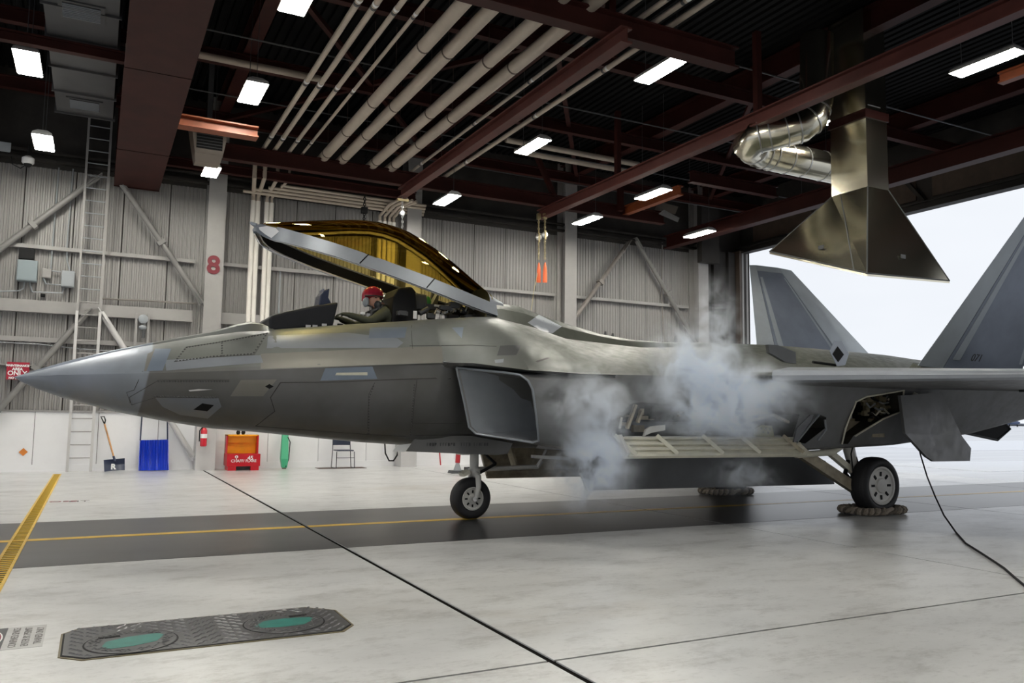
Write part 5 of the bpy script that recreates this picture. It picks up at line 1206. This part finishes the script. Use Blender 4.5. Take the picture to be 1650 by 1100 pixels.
# fire extinguisher on the column
c = ony(327.5, 719, WY - 0.62); t = thing('fire_extinguisher', 'red fire extinguisher with white label hanging on the numbered column', 'extinguisher', c)
M_FIRE = mat('extinguisher_red', (0.55, 0.015, 0.03), 0.25)
part('cylinder', MB().lathe(c, (0, 0, 1), [(0.055, 0), (0.075, 0.02), (0.075, 0.38), (0.05, 0.43), (0.025, 0.45)], 20), M_FIRE, t, smooth=True)
part('label_band', MB().lathe(c + V(0, 0, 0.20), (0, 0, 1), [(0.0765, 0), (0.0765, 0.10)], 20), M_SIGNW, t, smooth=True); part('valve', MB().lathe(c + V(0, 0, 0.44), (0, 0, 1), [(0.03, 0), (0.03, 0.05), (0.015, 0.07)], 12), M_BLACK, t)
part('lever', MB().bar(c + V(-0.02, 0, 0.50), c + V(0.10, 0, 0.54), 0.025, 0.015), M_BLACK, t); part('hose', MB().tube([c + V(-0.03, -0.02, 0.47), c + V(-0.10, -0.04, 0.38), c + V(-0.10, -0.04, 0.12)], 0.014, 8), M_BLACK, t, smooth=True); part('wall_hook', MB().bar(c + V(0, 0, 0.3), c + V(0, 0.14, 0.3), 0.05, 0.05), M_GREY, t)
# chaff / flare box
a, b = ony(365, 754, 10.45), ony(420, 731, 10.45)
t = thing('ammunition_box', 'red steel box with open amber lid standing against the wall', 'storage box', ((a.x + b.x) / 2, 10.7, 0))
M_RBX = mat('box_red', (0.50, 0.006, 0.018), 0.35, var=0.15); M_AMB = mat('lid_amber', (0.98, 0.42, 0.01), 0.4, var=0.15, scale=3)
z0, z1 = 0.10, b.z
bd = part('box_body', MB().box((a.x, 10.45, z0), (b.x, 11.0, z1)), M_RBX, t, bevel=0.01)
for xx in (a.x + 0.03, b.x - 0.22): part('foot', MB().box((xx, 10.46, 0), (xx + 0.19, 10.98, z0)), M_RBX, t)
part('skid_shadow_fill', MB().box((a.x + 0.22, 10.6, 0.01), (b.x - 0.22, 10.98, z0)), M_DKGREY, t)  # dark filler block standing in for the shade between the feet
l0, l1 = ony(363, 731, 10.8), ony(416, 700, 10.8)
lid = part('lid', MB().box((l0.x, 10.93, z1), (l1.x, 10.97, l1.z)), M_AMB, t)
for bb in (((l0.x, 10.68, z1), (l0.x + 0.03, 10.97, l1.z)), ((l1.x - 0.03, 10.68, z1), (l1.x, 10.97, l1.z)), ((l0.x, 10.68, l1.z - 0.03), (l1.x, 10.97, l1.z))): part('lid_rim', MB().box(*bb), M_RBX if bb[0][2] == z1 else M_AMB, lid)
part('lid_stiffener', MB().box((l0.x + 0.03, 10.86, l1.z - 0.20), (l1.x - 0.03, 10.93, l1.z - 0.03)), M_AMB, lid)
for xx in (l0.x + 0.30, l0.x + 0.42): part('lid_handle', MB().ellipsoid((xx, 10.9, l1.z + 0.05), (0.05, 0.05, 0.06), 10, 8), M_BLACK, lid, smooth=True)
text('lettering', 'CHAFF/ FLARE', t, M_SIGNW, V((a.x + b.x) / 2, 10.447, z0 + 0.13), (1, 0, 0), (0, 0, 1), 0.068, 0.003, bold=0.001)
text('lettering', '8', t, M_SIGNW, V(a.x + 0.22, 10.447, z1 - 0.10), (1, 0, 0), (0, 0, 1), 0.12, 0.003, bold=0.004); text('lettering', '45', t, M_SIGNW, V(b.x - 0.24, 10.447, z1 - 0.10), (1, 0, 0), (0, 0, 1), 0.095, 0.003, bold=0.004)
# green case
a, b = ony(454, 752, 10.75), ony(465, 701, 11.0); M_GRN = mat('green_plastic', (0.05, 0.36, 0.19), 0.4)
t = thing('spill_tube', 'tall narrow green case with black strap leaning on the wall', 'case', (a.x + 0.05, 10.8, 0))
part('case', MB().loft([[V(a.x, 10.72, 0.03), V(a.x + 0.13, 10.72, 0.03), V(a.x + 0.13, 10.86, 0.03), V(a.x, 10.86, 0.03)], [V(a.x - 0.03, 10.74, 0.25), V(a.x + 0.16, 10.74, 0.25), V(a.x + 0.16, 10.90, 0.25), V(a.x - 0.03, 10.90, 0.25)], [V(b.x - 0.16, 10.98, b.z), V(b.x, 10.98, b.z), V(b.x, 11.1, b.z), V(b.x - 0.16, 11.1, b.z)], [V(b.x - 0.14, 10.99, b.z + 0.1), V(b.x - 0.02, 10.99, b.z + 0.1), V(b.x - 0.02, 11.09, b.z + 0.1), V(b.x - 0.14, 11.09, b.z + 0.1)]]), M_GRN, t, bevel=0.015)
part('foot', MB().box((a.x + 0.02, 10.74, 0), (a.x + 0.11, 10.84, 0.04)), M_CRM, t); part('strap', MB().tube([ony(464, 704, 10.95), ony(467.5, 712, 10.9), ony(465, 740, 10.8), ony(460, 752, 10.72)], 0.012, 6), M_BLACK, t, smooth=True)
# stacking chair
c = ony(553, 755, 10.6); c.z = 0.009; M_CHB = mat('chair_blue', (0.025, 0.032, 0.060), 0.4); M_CHF = mat('chair_frame', (0.05, 0.05, 0.055), 0.3, metal=0.5)
t = thing('stacking_chair', 'navy stacking chair with thin dark legs facing the camera near the wall', 'chair', c)
part('seat', MB().box(c + V(-0.22, -0.18, 0.44), c + V(0.22, 0.22, 0.47)), M_CHB, t, bevel=0.012)
part('backrest', MB().loft([[c + V(-0.23 + 0.46 * k / 8, 0.22 + 0.04 * (1 - (k / 4 - 1) ** 2), zz) for k in range(9)] + [c + V(0.23 - 0.46 * k / 8, 0.24 + 0.04 * (1 - (k / 4 - 1) ** 2), zz) for k in range(9)] for zz in (0.58, 0.85)]), M_CHB, t, smooth=True)
for s_ in (-1, 1):
    part('leg', MB().tube([c + V(s_ * 0.24, -0.20, 0.012), c + V(s_ * 0.23, -0.18, 0.43)], 0.011, 8), M_CHF, t); part('leg', MB().tube([c + V(s_ * 0.26, 0.20, 0.012), c + V(s_ * 0.235, 0.22, 0.45), c + V(s_ * 0.225, 0.26, 0.84)], 0.011, 8), M_CHF, t)
    part('runner', MB().tube([c + V(s_ * 0.24, -0.20, 0.012), c + V(s_ * 0.26, 0.20, 0.012)], 0.011, 8), M_CHF, t)
part('crossbar', MB().tube([c + V(-0.235, -0.19, 0.27), c + V(0.235, -0.19, 0.27)], 0.009, 6), M_CHF, t)
solo('rubber_mat', MB().box(c + V(-0.65, -0.1, -0.009), c + V(0.6, 0.35, -0.001)), mat('mat_brown', (0.09, 0.06, 0.05), 0.8), 'dark brown mat lying under the navy chair', 'mat', base=c)
# hoses on the wall
solo('hose_loop', MB().tube([ony(620, 712, 11.05), ony(621, 730, 10.98), ony(627, 742, 10.95), ony(634, 742, 10.95), ony(640, 733, 10.98), ony(642, 722, 11.05)], 0.022, 8), M_BLACK, 'black hose loop hanging on the wall right of the chair', 'hose', base=ony(620, 712, 11.05), smooth=True)
for i, (p0, p1, p2) in enumerate((((659, 722), (660, 738), (662.5, 752)), ((708, 725), (709, 738), (710, 749)))):
    solo('red_strap', MB().tube([ony(*p0, 11.08), ony(*p1, 11.02), ony(*p2, 10.97)], 0.02, 8), mat('strap_red', (0.42, 0.02, 0.03), 0.5), ['left', 'right'][i] + ' red strap hanging on the wall behind the nose gear door', 'strap', base=ony(*p0, 11.05), smooth=True)
# stand with orange top
c = onz(737, 762, 0.0); t = thing('tie_down_stand', 'grey base stand with red post and orange top beyond the nose wheel', 'stand', c)
part('base_plate', MB().loft([[c + V(-0.20, -0.15, 0), c + V(0.20, -0.15, 0), c + V(0.20, 0.15, 0), c + V(-0.20, 0.15, 0)], [c + V(-0.18, -0.13, 0.07), c + V(0.18, -0.13, 0.07), c + V(0.18, 0.13, 0.07), c + V(-0.18, 0.13, 0.07)]]), M_DKGREY, t)
part('cone', MB().lathe(c + V(0, 0, 0.07), (0, 0, 1), [(0.10, 0), (0.05, 0.15), (0.045, 0.2)], 14), M_GREY, t, smooth=True); part('post', MB().tube([c + V(0, 0, 0.25), c + V(0.02, 0, 0.55)], 0.06, 10), MATS['strap_red'], t); part('top', MB().ellipsoid(c + V(0, 0, 0.62), (0.10, 0.08, 0.11), 12, 8), mat('hi_vis_orange', (0.85, 0.13, 0.02), 0.5), t, smooth=True)
part('tow_bar', MB().bar(c + V(0.2, 0, 0.10), c + V(1.55, 0.1, 0.10), 0.10, 0.09), M_DKGREY, t)

# ================================================================== HANGING PULLEYS AND HOOK
def chain(mb, p, q, r_=0.012, n=8, w=0.02):
    p, q = Vector(p), Vector(q)
    for i in range(n):
        a = p.lerp(q, (i + 0.05) / n); b = p.lerp(q, (i + 1.05) / n); d = V(w, 0, 0) if i % 2 else V(0, w, 0)
        mb.tube([a, a.lerp(b, 0.25) + d, a.lerp(b, 0.75) + d, b, a.lerp(b, 0.75) - d, a.lerp(b, 0.25) - d, a], r_, 5, cap=False)
M_BRASS = mat('brass_steel', (0.45, 0.38, 0.22), 0.35, metal=0.7)
M_HV = mat('orange_grip', (0.85, 0.16, 0.05), 0.5)
for i, px in enumerate((868, 878)):
    Y = 9.15 - 0.10 * i
    p0, p1, p2, p3, p4 = (ony(px, v, Y) for v in (352, 382 - 4 * i, 400, 418, 455))
    t = thing('pulley', '%s hand twin chain pulley with orange grip at the long rail end' % ['left', 'right'][i], 'pulley', p4)
    mb = MB(); chain(mb, p0 + V(0, 0, 0.05), p1, 0.012, 6); part('chain', mb, M_BRASS, t, kind='stuff')
    part('sheave', MB().lathe(p1, (0, -1, 0), [(0.07, -0.025), (0.085, -0.02), (0.07, 0), (0.085, 0.02), (0.07, 0.025), (0.02, 0.03)], 18), M_STEEL, t, smooth=True); part('cheek', MB().bar(p1 + V(0, -0.035, 0.11), p1 + V(0, -0.035, -0.14), 0.05, 0.012, up=(0, 1, 0)), M_BRASS, t)
    mb = MB(); chain(mb, p1 + V(0, 0, -0.10), p3, 0.010, 8); part('chain', mb, M_BRASS, t, kind='stuff')
    part('grip', MB().lathe(p4, (0, 0, 1), [(0.06, 0), (0.062, 0.03), (0.052, 0.35), (0.03, 0.5), (0.012, 0.56)], 12), M_HV, t, smooth=True); part('trolley', MB().box(p0 + V(-0.05, -0.04, -0.02), p0 + V(0.05, 0.04, 0.14)), M_BRASS, t)
solo('tether', MB().tube([ony(866, 440, 9.1), ony(860, 470, 9.1), ony(856, 500, 9.1)], 0.008, 6), M_BRASS, 'thin rope hanging from the left orange grip behind the spine', 'rope', base=ony(866, 440, 9.1), smooth=True)
t = thing('chain_hook', 'chain hoist hook hanging at the far end of the left crane rail', 'hoist hook', ony(648, 375, 9.0))
p = ony(648, 343, 9.0); part('hook_block', MB().lathe(p, (0, -1, 0), [(0.06, -0.03), (0.08, 0), (0.06, 0.03)], 16), M_STEEL, t, smooth=True); mb = MB(); chain(mb, ony(648, 318, 9.0), p, 0.012, 6); chain(mb, p, ony(648, 375, 9.0), 0.012, 8); part('chain', mb, M_STEEL, t, kind='stuff'); part('bracket', MB().box(p + V(-0.15, -0.05, 0.3), p + V(0.15, 0.05, 0.36)), M_BRASS, t)
t = thing('chain_block', 'dark chain block hanging above the canopy', 'hoist hook', ony(587, 362, 10.4)); p = ony(587, 340, 10.4); part('block', MB().box(p + V(-0.08, -0.06, -0.06), p + V(0.08, 0.06, 0.10)), M_BLACK, t); mb = MB(); chain(mb, p + V(0, 0, 1.9), p, 0.014, 26, 0.03); chain(mb, p, p + V(0, 0, -0.35), 0.014, 6, 0.03); part('chain', mb, M_BLACK, t, kind='stuff')

# ================================================================== THINGS ON THE FLOOR
# trench grate
t = thing('trench_grate', 'yellow and black trench grate crossing the floor at left', 'grate', (0.15, 4.2, 0))
GY0, GY1 = -4.2, 10.3
for xx in (0.07, 0.205): part('grate_edge', MB().box((xx, GY0, 0.0), (xx + 0.025, GY1, 0.010)), M_YEL, t)
part('trench', MB().box((0.095, GY0, 0.0), (0.205, GY1, 0.003)), M_BLACK, t)
gm = mesh_of('bar', MB().box((0.095, 0, 0.003), (0.205, 0.032, 0.009)), V(0.15, 4.2, 0)); gm.materials.append(M_YEL)
y = GY0 + 0.03; k = 0
while y < GY1 - 0.05:
    o = bpy.data.objects.new('bar', gm); col.objects.link(o); o.parent = t; o.location = (0, y, 0); y += 0.105
# access cover plate
M_PLATE = mat('chequer_plate', (0.085, 0.085, 0.092), 0.38, metal=0.4, var=0.2, scale=6); M_TEAL = mat('teal_paint', (0.006, 0.20, 0.165), 0.4, var=0.3, scale=12); M_BRONZE = mat('bronze_rim', (0.16, 0.13, 0.07), 0.5)
t = thing('access_plate', 'long chequered steel floor plate with two round teal-painted covers', 'floor plate', (1.55, -4.63, 0))
oc = [(0.70, -4.36), (0.80, -4.25), (2.22, -4.25), (2.40, -4.42), (2.40, -4.86), (2.30, -4.99), (0.82, -4.99), (0.70, -4.88)]
def grow(P_, k): return [(1.55 + (x - 1.55) * (1 + k / 0.85), -4.62 + (y + 4.62) * (1 + k / 0.37)) for x, y in P_]
part('plate_rim', MB().prism([V(x, y, 0) for x, y in grow(oc, 0.012)], (0, 0, 0.005)), M_BRONZE, t); part('plate_groove', MB().prism([V(x, y, 0.005) for x, y in oc], (0, 0, 0.0008)), M_BLACK, t); part('plate', MB().prism([V(x, y, 0.0058) for x, y in grow(oc, -0.010)], (0, 0, 0.0035)), M_PLATE, t)
CV = [onz(212, 1033, 0.01), onz(458, 1003, 0.01)]
CR = 0.255
bmp = MB(); i = 0
y = -4.95
while y < -4.28:
    x = 0.76 + (0.035 if i % 2 else 0)
    while x < 2.36:
        dd = min((V(x, y, 0.01) - c_).length for c_ in CV)
        ins = (x - 0.70) + (y + 5.02) > 0.14 and (2.40 - x) + (y + 5.02) > 0.14 and (x - .7) + (-4.23 - y) > 0.14 and (2.4 - x) + (-4.23 - y) > 0.18
        if ins and (dd > CR + 0.03 or False):
            a = R(45) if (int((x - 0.76) / 0.035) + i) % 2 else R(-45); d = V(math.cos(a), math.sin(a), 0); n = V(-d.y, d.x, 0); p = V(x, y, 0.0093)
            bmp.add([p - d * 0.032, p + n * 0.010, p + d * 0.032, p - n * 0.010, p + V(0, 0, 0.007) - d * 0.014, p + V(0, 0, 0.007) + d * 0.014], [(0, 3, 5, 4), (0, 4, 1), (1, 4, 5, 2), (3, 2, 5)])
        x += 0.085
    y += 0.044; i += 1
part('tread_bumps', bmp, mat('worn_steel', (0.24, 0.24, 0.25), 0.3, metal=0.6), t, kind='stuff')
for k, c_ in enumerate(CV):
    c0 = V(c_.x, c_.y, 0.0093); cv = part('round_cover', MB().lathe(c0, (0, 0, 1), [(CR, 0), (CR, 0.003), (CR - 0.006, 0.0045)], 40), M_PLATE, t); part('cover_groove', MB().lathe(c0, (0, 0, 1), [(CR + 0.010, 0.0), (CR + 0.010, 0.001)], 40), M_BLACK, cv)
    rr = R(12 if k == 0 else -8); pl = [(-0.19, -0.07), (-0.13, 0.06), (0.0, 0.10), (0.17, 0.09), (0.20, 0.03), (0.12, -0.09), (-0.02, -0.12), (-0.14, -0.11)]
    part('teal_mark', MB().prism([c0 + V(x * math.cos(rr) - y_ * math.sin(rr), x * math.sin(rr) + y_ * math.cos(rr), 0.0046) for x, y_ in pl], (0, 0, 0.001)), M_TEAL, cv)
    s_ = -1 if k == 0 else 1
    part('lift_slot', MB().bar(c0 + V(0.12 * s_ - 0.06, 0.135, 0.006), c0 + V(0.12 * s_ + 0.06, 0.145, 0.006), 0.035, 0.003), M_BLACK, cv)
    tb = MB()
    for _ in range(150):
        a = rnd.uniform(0, 6.28); rr_ = CR * 0.93 * math.sqrt(rnd.uniform(0.55, 1)); p = c0 + V(math.cos(a) * rr_, math.sin(a) * rr_, 0.0055); a2 = R(45) if rnd.random() < .5 else R(-45); d = V(math.cos(a2), math.sin(a2), 0); n = V(-d.y, d.x, 0)
        tb.add([p - d * 0.018, p + n * 0.006, p + d * 0.018, p - n * 0.006, p + V(0, 0, 0.003)], [(0, 3, 4), (3, 2, 4), (2, 1, 4), (1, 0, 4)])
    part('cover_bumps', tb, M_PLATE, cv, kind='stuff')
# danger placard on the floor
t = thing('floor_placard', 'worn danger placard with red oval painted on the floor at the left edge', 'floor sign', (0.30, -4.3, 0))
d0, d1 = onz(76, 1006, 0), onz(68, 1041, 0)
Y0_, Y1_ = d1.y, d0.y; X1_ = (d0.x + d1.x) / 2; XM = X1_ - 0.215
part('placard', MB().box((XM - 0.30, Y0_, 0), (X1_, Y1_, 0.002)), mat('placard_white', (0.50, 0.50, 0.50), 0.4, var=0.2, scale=9), t); part('header', MB().box((XM - 0.28, Y0_ + 0.01, 0.002), (XM, Y1_ - 0.01, 0.003)), M_DKGREY, t)
part('danger_oval', MB().lathe((XM - 0.14, (Y0_ + Y1_) / 2, 0.003), (0, 0, 1), [(0.13, 0), (0.13, 0.001)], 32), M_SIGNW, t); part('danger_oval', MB().lathe((XM - 0.14, (Y0_ + Y1_) / 2, 0.004), (0, 0, 1), [(0.122, 0), (0.122, 0.001)], 32), mat('worn_red', (0.25, 0.02, 0.04), 0.45), t)
for o in [o for o in t.children if o.name.startswith('danger_oval')]:
    for v in o.data.vertices: v.co.y = (v.co.y - ((Y0_ + Y1_) / 2 + 4.3)) * (Y1_ - Y0_ - 0.03) / 0.26 + ((Y0_ + Y1_) / 2 + 4.3)
text('lettering', 'DANGER', t, M_SIGNW, V(XM - 0.14, (Y0_ + Y1_) / 2, 0.0055), (0, 1, 0), (-1, 0, 0), 0.09, 0.0005)
for k, body in enumerate(('CONFINED SPACE', 'ENTER BY PERMIT', 'TRAINED ONLY')): text('lettering', body, t, mat('faded_ink', (0.10, 0.09, 0.09), 0.5), V(XM + 0.055 + 0.065 * k, (Y0_ + Y1_) / 2, 0.0027), (0, 1, 0), (-1, 0, 0), 0.042, 0.0004)
t = thing('floor_stencil', 'small red and black stencil on the floor beyond the taxi lane', 'floor marking', onz(100, 808, 0))
text('lettering', 'NOSE', t, MATS['worn_red'], V(0.36, 4.13, 0.002), (1, 0, 0), (0, 1, 0), 0.16, 0.001); text('lettering', 'LIT', t, MATS['faded_ink'], V(0.66, 4.1, 0.002), (1, 0, 0), (0, 1, 0), 0.16, 0.001)
# rope chocks
def rope_loop(label, cx, cy, hx, hy, r_=0.062, m=None):
    t = thing('rope_chock', label, 'wheel chock', (cx, cy, 0)); N = 150
    def path(u):
        a = 2 * math.pi * u; c_, s_ = math.cos(a), math.sin(a); k = 0.55
        return V(cx + hx * math.copysign(abs(c_) ** k, c_), cy + hy * math.copysign(abs(s_) ** k, s_), r_ + 0.004)
    for st_ in range(3):
        pts = []
        for i in range(N + 1):
            u = i / N; p = path(u); d = (path(u + 0.004) - path(u - 0.004)).normalized(); n = d.cross(V(0, 0, 1)); b = n.cross(d); a = 2 * math.pi * (u * 22 + st_ / 3)
            pts.append(p + (n * math.cos(a) + b * math.sin(a)) * r_ * 0.46)
        part('strand', MB().tube(pts, r_ * 0.54, 7, cap=False), m[st_], t, smooth=True)
M_RP = [mat('rope_tan', (0.26, 0.22, 0.17), 0.9, var=0.3, scale=30), mat('rope_dark', (0.12, 0.10, 0.08), 0.9, var=0.3, scale=30), mat('rope_pale', (0.34, 0.29, 0.24), 0.9, var=0.3, scale=30)]
rope_loop('thick twisted rope chock around the near main wheel', 11.46, -1.62, 0.47, 0.30, m=M_RP); rope_loop('thick twisted rope chock around the far main wheel', 11.46, 1.62, 0.47, 0.30, m=M_RP)
# ground cable
G = onz(1540, 857, 0.012)
P0 = ony(1478, 712, -1.75)
pts = [P0]
for (a, b), f in (((1484, 735), 0.12), ((1494, 768), 0.32), ((1507, 800), 0.55), ((1521, 830), 0.78)): pts.append(ony(a, b, lerp(-1.75, G.y, f)))
pts.append(G)
for a, b in ((1556, 875), (1580, 890), (1600, 903), (1618, 915), (1635, 930), (1652, 944), (1680, 975), (1720, 1030)): pts.append(onz(a, b, 0.012))
t = solo('ground_cable', MB().tube(pts, 0.011, 8), M_BLACK, 'black ground cable drooping from the belly and snaking across the floor', 'cable', base=P0, smooth=True)

# ================================================================== FAR OUTSIDE
M_FARB = mat('far_blue', (0.10, 0.13, 0.22), 0.6)
ctr = onz(1627, 686, 0.0) if ray(1627, 686).z < 0 else None
D = ray(1628, 686).normalized(); D.z = 0; c = CAM + D.normalized() * 400; c.z = 0
t = thing('parked_plane', 'tiny distant parked propeller plane beyond the tail', 'aircraft', c)
sd = V(-D.y, D.x, 0).normalized()
part('fuselage', MB().tube([c - sd * 3.5 + V(0, 0, 1.6), c - sd * 2.5 + V(0, 0, 1.7), c + sd * 2 + V(0, 0, 1.6), c + sd * 4 + V(0, 0, 2.0)], [0.3, 0.8, 0.7, 0.2], 12), M_FARB, t, smooth=True)
part('wing', MB().bar(c - D * 5 + V(0, 0, 2.4), c + D * 5 + V(0, 0, 2.4), 1.4, 0.2), M_FARB, t); part('tail', MB().bar(c + sd * 3.6 + V(0, 0, 2), c + sd * 4.0 + V(0, 0, 3.6), 0.2, 0.8), M_FARB, t)
for k in (-1, 0, 1): part('wheel', MB().tube([c + sd * (-2.5 if k == 0 else 0.3) + D * k * 1.2 + V(0, 0, 0.9), c + sd * (-2.5 if k == 0 else 0.3) + D * k * 1.2 + V(0, 0, 0.0)], 0.25, 8), M_BLACK, t)
solo('snow_bank', MB().loft([[V(430, -260, 0), V(425, -260, 1.2), V(440, -260, 0)], [V(430, 300, 0), V(425, 300, 1.4), V(440, 300, 0)]]), MATS['snow'], 'low snow bank on the horizon outside', 'snow', kind='structure')

# ================================================================== SMOKE
def smoke_material(blobs, name, dens):
    m = bpy.data.materials.new(name); m.use_nodes = True; nt = m.node_tree; nt.nodes.clear(); L = nt.links.new
    out = nt.nodes.new('ShaderNodeOutputMaterial'); pv = nt.nodes.new('ShaderNodeVolumePrincipled'); tc = nt.nodes.new('ShaderNodeTexCoord')
    pv.inputs['Color'].default_value = (0.885, 0.932, 1.0, 1); pv.inputs['Anisotropy'].default_value = 0.2
    n = nt.nodes.new('ShaderNodeTexNoise'); n.inputs['Scale'].default_value = 3.2; n.inputs['Detail'].default_value = 5; n.inputs['Roughness'].default_value = 0.55; n.inputs['Distortion'].default_value = 1.1
    L(tc.outputs['Object'], n.inputs['Vector'])
    def M_(op, a, b=None):
        k = nt.nodes.new('ShaderNodeMath'); k.operation = op
        for i, v in enumerate((a, b)):
            if v is None: continue
            if isinstance(v, (int, float)): k.inputs[i].default_value = v
            else: L(v, k.inputs[i])
        return k.outputs[0]
    tot = None
    for c, r_, w in blobs:
        mp = nt.nodes.new('ShaderNodeMapping'); mp.vector_type = 'TEXTURE'; mp.inputs['Location'].default_value = c; mp.inputs['Scale'].default_value = r_
        L(tc.outputs['Object'], mp.inputs[0])
        ln = nt.nodes.new('ShaderNodeVectorMath'); ln.operation = 'DOT_PRODUCT'; L(mp.outputs[0], ln.inputs[0]); L(mp.outputs[0], ln.inputs[1])
        g = M_('MULTIPLY', M_('EXPONENT', M_('MULTIPLY', ln.outputs['Value'], -1.0)), w)
        tot = g if tot is None else M_('ADD', tot, g)
    nz = M_('MAXIMUM', M_('SUBTRACT', n.outputs[0], 0.43), 0.0)
    nz = M_('MULTIPLY', nz, 7.0)
    k = M_('MULTIPLY', M_('MULTIPLY', tot, nz), dens)
    L(k, pv.inputs['Density']); L(pv.outputs[0], out.inputs['Volume'])
    return m
def blob_px(px, py, y, rx, ry, rz, w):
    p = ony(px, py, y); return (tuple(p), (rx, ry, rz), w)
BL = [blob_px(1165, 645, -2.45, 0.60, 0.30, 0.27, 1.5), blob_px(1225, 635, -2.4, 0.46, 0.28, 0.20, 1.0), blob_px(1120, 600, -2.4, 0.34, 0.26, 0.26, 0.8), blob_px(1095, 568, -2.3, 0.30, 0.24, 0.22, 0.4),
      blob_px(1150, 685, -2.4, 0.5, 0.26, 0.12, 0.5), blob_px(1165, 560, -2.2, 0.12, 0.2, 0.30, 0.45), blob_px(1150, 515, -2.1, 0.16, 0.2, 0.30, 0.40),
      blob_px(960, 650, -2.45, 0.34, 0.24, 0.26, 0.45), blob_px(950, 760, -2.2, 0.30, 0.30, 0.26, 0.85), blob_px(968, 715, -2.4, 0.22, 0.24, 0.3, 0.6), blob_px(910, 640, -2.5, 0.18, 0.2, 0.2, 0.22), blob_px(1200, 765, -2.2, 0.32, 0.2, 0.16, 0.30)]
o = solo('exhaust_smoke', MB().box((5.0, -3.3, 0.20), (10.8, -1.3, 3.4)), smoke_material(BL, 'blue_white_smoke', 16.0), 'blue-white exhaust smoke drifting up past the open side bay', 'smoke', base=(0, 0, 0), kind='stuff')
